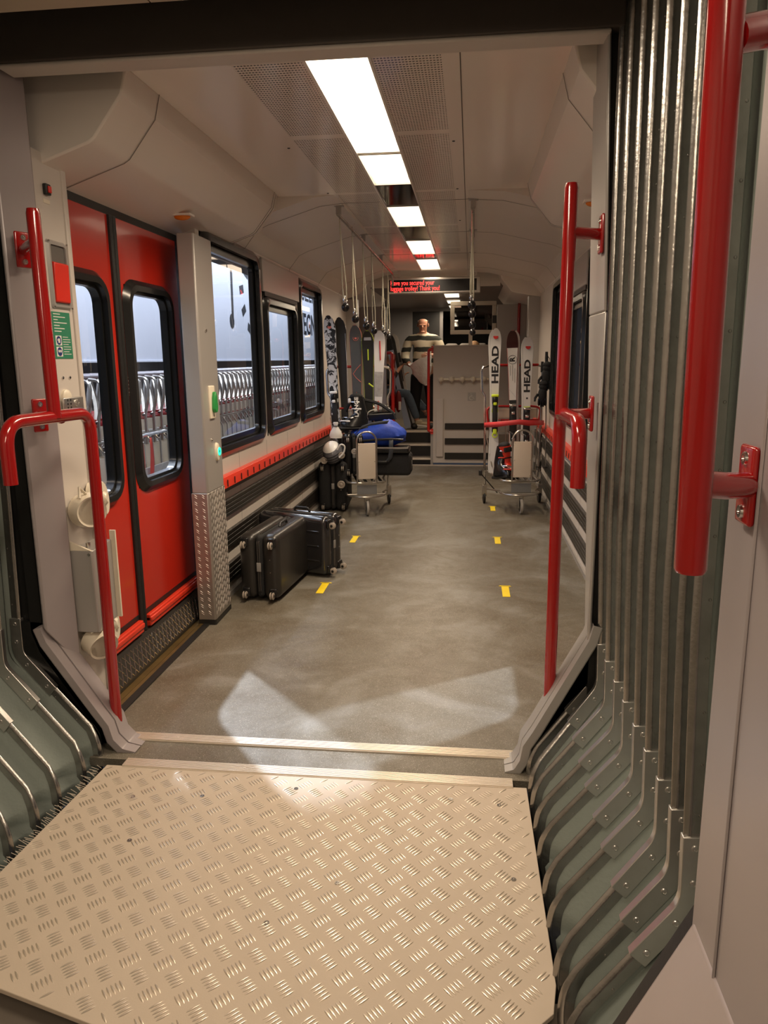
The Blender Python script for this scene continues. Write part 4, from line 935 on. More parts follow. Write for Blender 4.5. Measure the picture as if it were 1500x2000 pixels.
# ================================================================== LUGGAGE TROLLEYS
REDT = mat('trolley_red', (.38, .012, .012), .3, noise=.05, coat=.3)
def trolley(label, group=None):
    rt = root('luggage_trolley', (0, 0, 0), label, 'trolley', group)
    # front caster
    q = M().lathe((-.014, 0, .082), (1, 0, 0), [(0, .070), (.004, .080), (.024, .080), (.028, .070)], 22); wh = obj('front_wheel', q, mat('grey_rubber_wheel', (.34, .31, .27), .5), rt)
    obj('hub', M().lathe((-.018, 0, .082), (1, 0, 0), [(0, .055), (.002, .060), (.034, .060), (.036, .055)], 18), BLACKG, wh)
    q = M()
    for x in (-.024, .024): q.prism([(-.02, .06), (.03, .06), (.06, .175), (-.0, .175)], 'x', x-.002, x+.002)
    q.box(-.026, .026, 0, .06, .172, .18); obj('caster_fork', q, DCHROME, rt)
    # lower bumper
    q = M().tube(smooth_path([(-.19, .22, .20), (-.205, .08, .20), (-.10, -.055, .20), (.10, -.055, .20), (.205, .08, .20), (.19, .22, .20)], .09, 6), .010, 8); q.tube([(-.195, .06, .21), (.195, .06, .21)], .007, 8); q.box(-.03, .03, -.03, .08, .18, .19)
    obj('front_bumper', q, DCHROME, rt)
    q = M().tube(smooth_path([(-.20, .30, .335), (-.19, .04, .335), (-.10, .005, .335), (.10, .005, .335), (.19, .04, .335), (.20, .30, .335)], .07, 6), .011, 8)
    q.tube([(-.20, .28, .335), (-.27, .60, .35)], .011, 8); q.tube([(.20, .28, .335), (.27, .60, .35)], .011, 8); q.tube([(-.27, .60, .35), (.27, .60, .35)], .010, 8); q.tube([(-.19, .22, .20), (-.28, .58, .16)], .010, 8); q.tube([(.19, .22, .20), (.28, .58, .16)], .010, 8)
    obj('chassis', q, DCHROME, rt)
    q = M()
    for k in range(5): q.box(-.17+k*.078, -.142+k*.078, .03, .62, .322, .332)
    obj('deck_slat', q, BLACKG, rt)
    obj('lower_panel', M().box(-.10, .10, .02, .026, .215, .31), GREY, rt)
    # board with hoop
    q = M().rbox((0, -.004, .555), (.175, .010, .36), .004); obj('front_board', q, mat('cream_board', (.68, .58, .47), .45, noise=.08, nscale=5), rt)
    q = M().tube([(-.098, .004, .335), (-.098, .004, .75)]+[(.098*math.cos(math.radians(a)), .004, .75+.098*math.sin(math.radians(a))) for a in range(165, 0, -15)]+[(.098, .004, .75), (.098, .004, .335)], .009, 8)
    obj('front_hoop', q, DCHROME, rt)
    q = M()
    for d in (-1, 1): q.tube([(d*.07, -.012, .372), (d*.05, -.012, .345), (0, -.012, .342)], .005, 6)
    for x in (-.078, .078):
        for z in (.39, .55, .72): q.ell((x, -.010, z), (.004, .002, .004), 6, 4)
    obj('board_clip', q, CHROME, rt)
    # rear uprights and handle
    for d in (-1, 1):
        q = M().tube(smooth_path([(d*.245, .66, 1.475), (d*.345, .66, 1.455), (d*.335, .645, 1.20), (d*.305, .63, 1.16), (d*.30, .60, .35), (d*.29, .60, .13)], .06, 5), .0125, 8)
        obj('upright', q, CHROME, rt)
        q = M().tube([(d*.255, .62, 1.02), (d*.255, .61, .36)], .007, 6); q.tube([(d*.30, .61, .80), (d*.24, .45, .42)], .006, 6); obj('brace', q, DCHROME, rt)
        q = M().lathe((d*.30-.013, .60, .066), (1, 0, 0), [(0, .058), (.004, .066), (.022, .066), (.026, .058)], 18); wh = obj('rear_wheel', q, BLACK, rt)
        q = M().prism([(.555, .08), (.645, .08), (.640, .19), (.60, .215), (.56, .19)], 'x', d*.30-.022, d*.30-.018); q.prism([(.555, .08), (.645, .08), (.640, .19), (.60, .215), (.56, .19)], 'x', d*.30+.018, d*.30+.022); q.box(d*.30-.022, d*.30+.022, .555, .565, .10, .205)
        obj('wheel_guard', q, DCHROME, rt, bevel=.003)
    obj('handle_bar', M().tube([(-.26, .66, 1.476), (.26, .66, 1.476)], .014, 10), REDT, rt)
    q = M().tube(smooth_path([(-.27, .60, .86), (-.285, .61, 1.03), (-.20, .62, 1.045), (.20, .62, 1.045), (.285, .61, 1.03), (.27, .60, .86)], .06, 5), .012, 8); q.tube([(-.27, .61, .90), (.27, .61, .90)], .010, 8)
    obj('middle_bar', q, REDT, rt)
    obj('rear_panel', M().rbox((0, .63, .97), (.50, .010, .10), .004), CREAM, rt)
    q = M()
    for z in (.50, .64, .78): q.tube([(-.25, .61, z), (.25, .61, z)], .004, 6)
    for x in (-.16, -.08, 0, .08, .16): q.tube([(x, .61, .35), (x, .61, .90)], .004, 6)
    obj('back_grid', q, DCHROME, rt)
    return rt
T1 = trolley('luggage trolley with cream board on the left, piled with black bags and blue duffel')
T2 = copy_tree(T1); T2['label'] = 'luggage trolley with cream board on the right, carrying upright white skis'
A1, A2 = math.radians(14), math.radians(6)
T1.location = (-1.02, 7.26, 0); T1.rotation_euler = (0, 0, A1)
T2.location = (.523, 7.45, 0); T2.rotation_euler = (0, 0, A2)
def W1(x, y, z): return Vector((-1.02+x*math.cos(A1)-y*math.sin(A1), 7.26+x*math.sin(A1)+y*math.cos(A1), z))
def W2(x, y, z): return Vector((.523+x*math.cos(A2)-y*math.sin(A2), 7.45+x*math.sin(A2)+y*math.cos(A2), z))
q = M().tube([(.30, 7.93, .13), (.12, 7.84, .35)], .006, 6); q.rbox((.115, 7.835, .36), (.035, .03, .06), .008); obj('brake_lever', q, BLACK, label='small black brake lever sticking out left of the right trolley', cat='lever')
# nested row outside: lighter-weight trolley built once
def row_trolley():
    rt = root('luggage_trolley', (0, 0, 0), 'chrome luggage trolley nested in the long row on the platform', 'trolley', 'nested trolleys on the platform')
    q = M()
    for d in (-1, 1):
        q.tube(smooth_path([(-.10, d*.26, 1.30), (-.02, d*.345, 1.29), (.05, d*.33, 1.10), (.02, d*.30, 1.0), (.0, d*.30, .18)], .06, 3), .013, 6, caps=False)
        q.tube(smooth_path([(-.16, d*.26, 1.31), (-.06, d*.30, 1.10), (.02, d*.29, .98)], .06, 3), .022, 5, caps=False)
        q.lathe((0, d*.30-.012, .19), (0, 1, 0), [(0, .06), (.024, .06)], 10)
        q.tube([(0, d*.28, .34), (.62, d*.20, .33)], .010, 5, caps=False)
    q.tube(smooth_path([(.6, -.19, .20), (.68, 0, .20), (.6, .19, .20)], .1, 4), .010, 5, caps=False)
    q.tube([(.62, -.098, .335), (.62, -.098, .75), (.62, -.05, .83), (.62, .05, .83), (.62, .098, .75), (.62, .098, .335)], .009, 5, caps=False)
    for z in (.50, .64, .78): q.tube([(0, -.27, z), (0, .27, z)], .005, 4, caps=False)
    q.lathe((.62, -.012, .19), (0, 1, 0), [(0, .07), (.024, .07)], 12)
    obj('frame', q, DCHROME, rt)
    q = M().tube([(-.14, -.27, 1.32), (-.14, .27, 1.32)], .014, 6)
    obj('handle_bar', q, mat('pale_handle', (.40, .36, .38), .3, noise=.05), rt)
    q = M().tube([(.02, -.29, 1.0), (.02, .29, 1.0)], .012, 6); q.tube([(.02, -.29, .955), (.02, .29, .955)], .009, 6); q.box(.0, .01, -.05, -.02, .4, .9)
    obj('red_bar', q, REDT, rt)
    obj('rear_panel', M().box(.02, .028, -.25, .25, .84, .93), CREAM, rt)
    obj('front_board', M().box(.61, .62, -.088, .088, .37, .73), CREAM, rt)
    return rt
R0 = row_trolley()
for i in range(64):
    o = R0 if i == 0 else copy_tree(R0)
    y = 5.0+i*.165
    o.location = (-3.05, y, .12); o.rotation_euler = (0, 0, math.radians(-62))
    if i == 0: o['label'] = 'chrome luggage trolley of the long nested row on the platform'
    else: o['label'] = 'chrome luggage trolley of the long nested row on the platform'
# rail barrier close outside the door window
rt = root('platform_barrier', (-2.55, 5.7, .12), 'chrome tube barrier frame outside the door window', 'barrier')
obj('frame_tube', M().tube(smooth_path([(-2.55, 5.25, .12), (-2.55, 5.25, .98), (-2.55, 6.05, .98), (-2.55, 6.05, .12)], .08, 5), .014, 8), CHROME, rt)
obj('cross_rail', M().box(-2.56, -2.54, 5.25, 6.05, .66, .72).box(-2.56, -2.54, 5.25, 6.05, .52, .535).box(-2.56, -2.54, 5.25, 6.05, .36, .40), ALU, rt)
for y in (5.45, 5.62):
    q = M(); q.grid([[(-2.53+.01*math.sin(z*9), y+.012*math.sin(z*7)-.02, z), (-2.53+.02*math.cos(z*8), y+.02+.012*math.sin(z*7), z)] for z in [.96-.055*k for k in range(9)]])
    obj('hanging_strap', q, REDBAR, solid=.003, smooth=True, label='red webbing strap hanging on the barrier, %s' % ('left one' if y < 5.5 else 'right one'), cat='strap', group='red straps on the barrier')
# ================================================================== SKIS
EDGE = mat('ski_edge_steel', (.5, .5, .5), .3, metal=.8)
def outline(L, tip, waist, tail):
    def hw(t):
        if t < .05: return tail/2*(.80+.20*(t/.05)**.5)
        if t > .90:
            u = (t-.90)/.10; return tip/2*math.sqrt(max(0, 1-u**2.4))*1.0
        if t < .45: u = (t-.05)/.40; return (tail*(1-u)**1.6+waist*(1-(1-u)**1.6))/2
        u = (t-.45)/.45; return (waist*(1-u**1.6)+tip*u**1.6)/2
    return hw
def ski(label, L, base, top, lean_x, lean_y, matl, deco, tip=.118, waist=.072, tail=.105, grp=None, binding=None, yaw=0, side=None):
    """base = tail point, stands up; the top sheet faces the camera (-Y)"""
    rt = root('ski', base, label, 'ski', grp)
    hw = outline(L, tip, waist, tail); B = Vector(base)
    up = Vector((lean_x, lean_y, 1)).normalized(); rx = Vector((math.cos(yaw), math.sin(yaw), 0)); rx = (rx-up*rx.dot(up)).normalized(); nn = rx.cross(up)  # towards -Y
    if nn.y > 0: nn = -nn
    def P(x, t, h=0):
        bend = .0
        if t > .88: bend = ((t-.88)/.12)**2*.055
        return B+up*(t*L)+rx*x+nn*(h+bend)
    def slab(t0, t1, x0, x1, h0, h1, n=10, full=False):
        q = M(); rows = []
        for k in range(n+1):
            t = t0+(t1-t0)*k/n; w0 = hw(min(t, .9995)); a, b_ = (x0*w0, x1*w0) if full else (x0, x1)
            rows.append([P(a, t, h0), P(b_, t, h0), P(b_, t, h1), P(a, t, h1)])
        q.grid(rows, True); k0 = len(q.v)-len(rows)*4
        q.f += [(k0+3, k0+2, k0+1, k0), tuple(k0+(len(rows)-1)*4+j for j in range(4))]; q.mi += [0, 0]; return q
    obj('ski_body', slab(0, .9995, -1, 1, 0, .009, 44, True), side or EDGE, rt)
    obj('topsheet', slab(.004, .996, -.95, .95, .0088, .0125, 44, True), matl, rt)
    for d in deco:
        k = d[0]
        if k == 'text':
            _, s_, size, t, m_, sx = d; text('lettering', s_, size, P(0, t, .0132), up, -rx if True else rx, m_, rt, sx=sx, bold=.003)
        elif k == 'band':
            _, t0, t1, x0, x1, m_ = d; obj('graphic', slab(t0, t1, x0, x1, .0124, .0134, 8, True), m_, rt)
        elif k == 'dot':
            _, t, r, m_, ring = d
            c = P(0, t, .0134)
            if ring: q = M().tube([c+rx*r*math.cos(a)+up*r*math.sin(a) for a in [2*math.pi*j/24 for j in range(24)]], .002, 5, closed=True)
            else: q = M().lathe(c, nn, [(-.001, r), (.0008, r)], 18)
            obj('graphic', q, m_, rt)
        elif k == 'line':
            _, pts, r, m_ = d; obj('graphic', M().tube([P(x, t, .0134) for x, t in pts], r, 5), m_, rt)
    if binding:
        t0, acc = binding
        R_ = Matrix((rx, -nn, up)).transposed().to_euler()
        bt = obj('toe_piece', M().rbox(P(0, t0+.075, .035), (.062, .05, .085), .014, R_), BLACKG, rt)
        obj('toe_wing', M().rbox(P(0, t0+.105, .045), (.078, .030, .030), .010, R_).rbox(P(0, t0+.05, .056), (.035, .02, .03), .006, R_), acc, bt)
        bt = obj('heel_piece', M().rbox(P(0, t0-.115, .040), (.060, .060, .10), .014, R_), BLACKG, rt)
        q = M().rbox(P(0, t0-.14, .066), (.040, .030, .055), .010, R_); q.tube([P(.024*math.cos(a), t0-.165+.016*math.sin(a), .062) for a in [math.pi*2*j/14 for j in range(14)]], .006, 6, closed=True)
        obj('heel_lever', q, acc, bt)
        obj('binding_rail', M().rbox(P(0, t0-.02, .018), (.055, .012, .34), .004, R_), BLACK, rt)
        q = M()
        for d in (-1, 1): q.tube(smooth_path([P(d*.02, t0-.09, .02), P(d*.05, t0-.085, .02), P(d*.055, t0-.05, .03)], .01, 3), .003, 5)
        obj('ski_brake', q, CHROME, bt)
    return rt
INK = mat('black_ink', (.012, .012, .014), .4); YG = mat('acid_yellow', (.62, .78, .03), .4); WSKI = mat('white_topsheet', (.74, .72, .70), .25, noise=.03)
REDINK = mat('red_ink', (.55, .02, .02), .4); GSKI = mat('grey_topsheet', (.085, .09, .095), .35, noise=.1); BSKI = mat('black_topsheet', (.018, .018, .017), .4, noise=.1)
PINK = mat('salmon_ink', (.65, .16, .12), .4); STEEL = mat('pale_steel_ink', (.45, .46, .50), .4)
def place(px, pz, tx, tz, Y):   # helper: lean from two (x,z) points at depth Y
    return (tx-px)/(tz-pz)
HEADSKI = lambda L: [('text', 'HEAD', .095, .755, INK, 1.55), ('dot', .945, .026, REDINK, False), ('band', .43, .455, -.9, .9, YG), ('dot', .50, .014, INK, True)]
# right trolley: tails rest on its deck
zb = .342
ski('taller white ski lettered HEAD on the right trolley, leftmost and in front', 1.51, (.262, 7.90, zb), None, -.008, .02, WSKI, HEADSKI(1.6), binding=(.44, YG))
ski('dark-edged partner ski right behind the taller HEAD ski', 1.50, (.245, 7.93, zb), None, -.010, .02, WSKI, [], side=BLACKG)
ski('white ski with black tip and round logo on the right trolley, middle one', 1.49, (.465, 7.95, zb), None, -.03, .02, WSKI,
    [('band', .88, .995, -1, 1, mat('dark_red_tip', (.045, .006, .006), .3)), ('dot', .80, .044, INK, True), ('text', 'R', .075, .80, INK, 1.0), ('line', [(-.022, .69), (-.022, .76)], .0016, INK), ('line', [(0, .655), (0, .765)], .0016, INK), ('line', [(.022, .64), (.022, .74)], .0016, INK), ('band', .30, .52, -1, 1, BSKI), ('line', [(-.045, .60), (.045, .53)], .0015, STEEL)], binding=(.38, CHROME), side=REDINK)
ski('dark partner ski right behind the ski with the round logo', 1.49, (.488, 7.98, zb), None, -.028, .02, WSKI, [], side=BLACKG)
ski('shorter white ski lettered HEAD on the right trolley, rightmost and in front', 1.42, (.59, 7.90, zb), None, -.006, .02, WSKI,
    [('text', 'HEAD', .085, .72, INK, 1.5), ('dot', .93, .026, REDINK, False), ('band', .48, .50, -.95, .95, YG), ('band', .30, .48, -.95, .95, BSKI), ('dot', .56, .010, INK, False)], binding=(.38, CHROME), tip=.112)
ski('black-edged partner ski behind the shorter HEAD ski', 1.42, (.573, 7.93, zb), None, -.008, .02, WSKI, [], side=BLACKG, tip=.112)
# ski poles and black gloves hanging on the right
def pole(name, a, b_, label, grp):
    rt = root('ski_pole', b_, label, 'ski pole', grp); a, b_ = Vector(a), Vector(b_)
    obj('shaft', M().tube([b_, a], [.006, .009], 8), mat('pole_shaft', (.30, .28, .26), .25, metal=.7), rt)
    d = (a-b_).normalized(); obj('grip', M().tube([a-d*.10, a-d*.05, a+d*.01], [.016, .017, .014], 8), BLACK, rt)
    obj('basket', M().lathe(b_+d*.05, d, [(0, .03), (.006, .032)], 14), BLACK, rt)
    q = M().tube([a-d*.02, a+Vector((.03, -.02, -.06)), a+Vector((.02, -.02, -.14)), a-d*.03], .004, 5); obj('wrist_loop', q, BLACKF, rt)
pole('p', (.775, 7.95, 1.60), (.80, 7.90, .36), 'grey ski pole at the right edge of the right trolley, left of its partner', None)
pole('p', (.74, 8.0, 1.50), (.73, 7.92, .36), 'ski pole tucked between the shorter HEAD ski and the gloves', None)
def glove(x, y, z, label, s=1.0):
    rt = root('ski_glove', (x, y, z-.1), label, 'glove', 'black gloves on the right trolley')
    obj('palm', M().ell((x, y, z), (.05*s, .03, .09*s)).ell((x+.005, y, z+.085*s), (.045, .032, .04)), BLACKF, rt)
    q = M()
    for k in range(4): q.tube([(x-.032+.021*k, y-.005, z-.05*s), (x-.036+.023*k, y-.012, z-.11*s), (x-.034+.022*k, y-.005, z-.15*s+abs(k-1.5)*.012)], [.014, .013, .009], 8)
    q.tube([(x-.045, y, z), (x-.075, y-.01, z-.04), (x-.078, y-.01, z-.075)], [.015, .013, .010], 8)
    obj('finger', q, BLACKG, rt); obj('cuff', M().ell((x+.008, y, z+.12*s), (.05, .036, .03)), BLACKF, rt)
glove(.775, 7.9, 1.36, 'upper black glove hanging at the right side of the right trolley'); glove(.74, 7.88, 1.18, 'lower black glove hanging at the right side of the right trolley', .9)
q = M(); pts = [W2(-.315, .58, .86), W2(-.20, .40, .88), W2(-.10, .30, .905), W2(0, .285, .915), W2(.10, .29, .90), W2(.20, .36, .90), W2(.315, .58, .88)]
q.grid([[p+Vector((0, -.06, -.03)), p+Vector((0, -.06, .022+.004*math.sin(i*2))) ] for i, p in enumerate(pts)])
obj('securing_strap', q, mat('red_webbing', (.62, .045, .05), .55, noise=.1), solid=.004, label='red webbing strap stretched across skis on right trolley', cat='strap')
# left trolley skis
ski('tall black and white camouflage ski on the left trolley', 1.66, (-1.385, 7.74, zb), None, -.050, .03, CAMO, [('dot', .93, .020, PINK, False)], tip=.128, waist=.09, tail=.12, binding=(.42, WHITE))
ski('dark partner ski behind the camouflage ski', 1.64, (-1.30, 7.80, zb), None, -.040, .03, BSKI, [('line', [(.05, .3), (.05, .9)], .002, STEEL)], tip=.125, side=BLACKG)
ski('grey ski with red ring logo and salmon lines on the left trolley', 1.56, (-1.185, 7.82, zb), None, -.012, .03, GSKI,
    [('dot', .915, .026, PINK, True), ('dot', .915, .012, PINK, False), ('line', [(.045, .74), (.0, .71), (-.035, .68), (.0, .65), (.045, .625)], .0035, PINK), ('dot', .455, .022, PINK, False), ('line', [(-.04, .47), (-.015, .50), (-.005, .56), (.012, .50), (.035, .49), (.05, .52)], .0035, PINK)], tip=.135, waist=.095, tail=.12, side=PINK)
ski('black ski with short yellow bars on the left trolley', 1.50, (-1.055, 7.80, zb), None, -.012, .03, BSKI,
    [('line', [(0, .80), (0, .875)], .006, YG), ('line', [(.0, .64), (.05, .615)], .008, YG), ('dot', .43, .020, mat('pale_pink', (.8, .5, .5), .4), False), ('band', .36, .40, -.5, .5, WHITE), ('band', .935, .955, -.6, .6, STEEL)], tip=.135, waist=.085, tail=.12, side=YG)
ski('white ski with red line near its tip on the left trolley', 1.50, (-.985, 7.77, zb), None, .030, .03, WSKI,
    [('line', [(.012, .80), (.002, .93)], .006, REDINK), ('band', .55, .72, -.9, .9, mat('pale_grey_print', (.42, .40, .38), .4, noise=.5, nscale=30)), ('line', [(0, .42), (0, .52)], .009, PINK)], tip=.125, waist=.08, tail=.11, binding=(.34, WHITE))
ski('pale grey ski edge standing behind the black and white skis', 1.42, (-1.12, 7.86, zb), None, .0, .03, STEEL, [])
# leaning pair beyond, by the seated passenger
ski('white and grey ski leaning diagonally beside the seated passenger', 1.50, (-.92, 11.9, UF+.02), None, -.20, .03, mat('grey_white_print', (.5, .47, .43), .4, noise=.4, nscale=9), [('band', .5, .62, -.6, .2, INK), ('band', .7, .8, -.2, .7, INK)])
ski('pale blue ski leaning diagonally, left of the white and grey one', 1.56, (-.98, 11.8, UF+.02), None, -.235, .03, mat('pale_blue_topsheet', (.36, .42, .55), .3), [('band', .80, .97, -1, 1, BLACKG)])
ski('black ski leaning diagonally behind the pale blue one', 1.50, (-.95, 11.85, UF+.02), None, -.22, .03, BSKI, [])
# ================================================================== SUITCASES
def suitcase(label, T, Hh, L, mt, loc, rz=0, tilt=None, hinge=True, grp=None, wheels=True):
    """lies on its long edge: thickness T on X, height H on Z, base end with wheels towards -Y"""
    rt = root('suitcase', (0, 0, 0), label, 'suitcase', grp); z0 = .02
    h = T*.43
    for s_, nm in ((-1, 'shell'), (1, 'shell')):
        q = M().rbox((s_*(T/2-h/2), L/2, z0+Hh/2), (h, L, Hh), .045, seg=5)
        for k in range(3 if mt is SHELL2 else 0):
            q.rbox((s_*(T/2+.0005), L/2, z0+Hh*(.25+.25*k)), (.006, L*.8, .012), .003)
        obj(nm, q, mt, rt, angle=60)
    obj('zip_band', M().rbox((0, L/2, z0+Hh/2), (T*.18, L-.012, Hh-.012), .05, seg=5), BLACKF, rt)
    q = M()
    for dx in (-.006, .006): q.tube([(dx, .004, z0+.05), (dx, .0, z0+Hh-.05), (dx, .05, z0+Hh-.002), (dx, L-.05, z0+Hh-.002)], .003, 6)
    obj('zip', q, mat('zip_metal', (.12, .11, .10), .35, metal=.6), rt)
    if wheels:
        for x in (-T/2+.045, T/2-.045):
            for z in (z0+.045, z0+Hh-.050):
                q = M().rbox((x, .008, z), (.055, .035, .06), .010); hp = obj('wheel_housing', q, BLACKG, rt)
                q = M()
                for e in (-.012, .004): q.lathe((x+e, -.028, z-.012), (1, 0, 0), [(0, .020), (.002, .024), (.007, .024), (.009, .020)], 14)
                w_ = obj('wheel', q, mat('taupe_wheel', (.36, .31, .26), .4), rt)
                q = M().lathe((x-.015, -.028, z-.012), (1, 0, 0), [(0, .010), (.03, .010)], 10); q.box(x-.003, x+.003, -.03, .0, z-.014, z+.012); obj('axle', q, BLACK, w_)
    q = M()
    for z in (z0+Hh*.42, z0+Hh*.62): q.lathe((T*.28, .002, z), (0, -1, 0), [(0, .005), (.003, .004)], 8)
    obj('stud', q, CHROME, rt)
    q = M().tube(smooth_path([(T*.22, L*.40, z0+Hh), (T*.22, L*.42, z0+Hh+.022), (T*.22, L*.60, z0+Hh+.022), (T*.22, L*.62, z0+Hh)], .02, 4), .009, 8); obj('side_handle', q, BLACK, rt)
    q = M().rbox((0, -.001, z0+Hh*.50), (.030, .004, .06), .002); obj('lock_plate', q, mat('label_grey', (.26, .25, .24), .4), rt)
    rt.location = loc; rt.rotation_euler = tilt if tilt else (0, 0, rz)
    return rt
SHELL = mat('charcoal_shell', (.020, .018, .016), .36, noise=.15, nscale=8, coat=.15); SHELL2 = mat('black_shell', (.018, .017, .018), .17, noise=.1, coat=.5)
suitcase('charcoal hard-shell suitcase lying on its side, nearest the camera, wheels facing us', .275, .43, .64, SHELL, (-1.35, 4.50, .0), math.radians(-5))
suitcase('glossy black hard-shell suitcase behind the charcoal one, wheels pointing right', .235, .43, .60, SHELL2, (-.97, 5.15, .0), math.radians(70))
# luggage piled on the left trolley
suitcase('black fabric suitcase lying across the left trolley, sticking out right of board', .26, .235, .46, BLACKF, (-.60, 7.66, .345), math.radians(90), wheels=False)
rt = root('suitcase', (-.80, 7.5, .62), 'thin black case with pale metal rim on top of the black suitcase', 'suitcase')
obj('body', M().rbox((-.84, 7.62, .635), (.44, .26, .06), .015), BLACKG, rt); obj('metal_rim', M().box(-1.06, -.625, 7.488, 7.494, .655, .668), ALU, rt)
SB1 = suitcase('large black suitcase standing at the wall side of the left trolley', .30, .50, .55, BLACKF, (-1.40, 7.42, .0), math.radians(4))
SB2 = suitcase('black suitcase squeezed between wall-side suitcase and trolley board', .22, .44, .45, BLACKG, (-1.185, 7.50, .345), math.radians(12))
for i, (x, y, z, r) in enumerate(((-1.475, 7.38, .545, .036), (-1.29, 7.36, .60, .034), (-1.165, 7.40, .635, .03), (-1.30, 7.36, .30, .04))):
    q = M().lathe((x, y, z), (0, -1, 0), [(0, r), (.02, r), (.024, r*.8), (.020, r*.5), (.026, r*.3)], 18)
    lw = obj('luggage_wheel', q, mat('taupe_wheel', (0, 0, 0)), origin=(0, 0, 0))
    bpy.context.view_layer.update(); pr_ = [SB1, SB2, SB2, SB1][i]; lw.parent = pr_; lw.matrix_parent_inverse = pr_.matrix_world.inverted()
# blue duffel
rt = root('duffel_bag', (-.95, 7.65, .66), 'bright blue duffel bag on top of the left trolley', 'bag')
q = M(); rows = []
for i in range(17):
    t = i/16; x = -1.23+.56*t; prof_ = max(.02, math.sin(math.pi*min(1, max(0, t*.97+.015))))**.24
    hz = (.098+.050*math.exp(-((t-.68)/.20)**2))*prof_; hy = .15*prof_; row = []
    for k in range(20):
        a = 2*math.pi*k/20; wob = 1+.05*math.sin(7*a+t*13)+.04*math.sin(11*a-9*t)
        row.append((x+.012*math.sin(3*a+t*6), 7.66+hy*wob*math.cos(a), (.765+.03*math.exp(-((t-.68)/.25)**2))+hz*wob*math.sin(a)+.008*math.sin(a*5+t*17)))
    rows.append(row)
q.grid(rows, True); k0 = 0; q.f += [tuple(range(19, -1, -1)), tuple(16*20+j for j in range(20))]; q.mi += [0, 0]
obj('body', q, BLUE, rt, angle=70)
GW = mat('grey_webbing', (.045, .05, .06), .7)
q = M(); q.grid([[(x, 7.66-.165+.0*k, z) for x, z in ((x0, z0), (x0+.02, z0+.035))] for k, (x0, z0) in enumerate([(-1.20, .76), (-1.12, .85), (-1.02, .885), (-.92, .90), (-.84, .905)])])
for v in q.v: v.y -= -.02
obj('shoulder_strap', q, GW, rt, solid=.004)
q = M(); q.grid([[(x-.022, 7.50-.01*math.sin(k), z), (x+.022, 7.50-.01*math.sin(k), z)] for k, (x, z) in enumerate([(-.80, .745), (-.80, .69), (-.80, .63), (-.81, .56), (-.845, .515), (-.90, .505)])])
obj('hanging_strap', q, GW, rt, solid=.004)
q = M().rbox((-.90, 7.497, .515), (.12, .03, .028), .01); q.tube([(-1.10, 7.505, .73), (-.95, 7.505, .745), (-.80, 7.505, .75), (-.68, 7.53, .74)], .012, 6); obj('carry_handle', q, BLACK, rt)
# helmet
rt = root('ski_helmet', (-1.42, 7.42, .58), 'white and grey ski helmet on the wall side of the left trolley', 'helmet')
q = M(); rows = []
for i in range(13):
    th = math.radians(-18+108*i/12); rows.append([Vector((-1.405+.105*math.cos(th)*math.cos(a), 7.44+.135*math.cos(th)*math.sin(a), .60+.125*math.sin(th))) for a in [2*math.pi*k/24 for k in range(24)]])
q.grid(rows, True); R_ = Matrix.Translation((-1.405, 7.44, .64)) @ Euler((math.radians(28), math.radians(-18), 0)).to_matrix().to_4x4() @ Matrix.Translation((1.405, -7.44, -.64)); q.xf(R_)
obj('shell', q, mat('grey_helmet', (.15, .15, .17), .3, noise=.1, coat=.3), rt, angle=70)
q = M(); q.grid([[Vector((-1.405+(.109)*math.cos(th)*math.cos(a), 7.44+.139*math.cos(th)*math.sin(a), .60+.129*math.sin(th))) for a in [2*math.pi*k/24 for k in range(24)]] for th in [math.radians(40+50*i/6) for i in range(7)]], True); q.xf(R_)
obj('top_cover', q, WHITE, rt, angle=70)
q = M()
for k in range(4): q.tube([Vector((-1.405+.112*math.cos(math.radians(20-k*12))*math.cos(a), 7.44+.142*math.cos(math.radians(20-k*12))*math.sin(a), .60+.126*math.sin(math.radians(20-k*12)))) for a in [math.radians(200+10*j) for j in range(14)]], .0035, 5)
q.xf(R_); obj('vent_rib', q, BLACKG, rt)
q = M().tube(smooth_path([(-1.33, 7.33, .66), (-1.29, 7.32, .72), (-1.25, 7.33, .70), (-1.26, 7.33, .63), (-1.31, 7.32, .58)], .03, 4), .009, 8); obj('ear_loop', q, WHITE, rt)
rt = root('white_pouch', (-1.37, 7.5, .76), 'crumpled white pouch wedged above the helmet', 'pouch')
q = M(); q.grid([[(-1.37+w_*math.cos(a), 7.50+w_*.5*math.sin(a), z) for a in [2*math.pi*k/12 for k in range(12)]] for z, w_ in ((.76, .062), (.79, .070), (.83, .055), (.87, .028), (.89, .018), (.91, .028), (.925, .022))], True); obj('cloth', q, WHITE, rt, angle=80)
obj('knot', M().ell((-1.37, 7.495, .885), (.026, .018, .012)), GREY, rt)
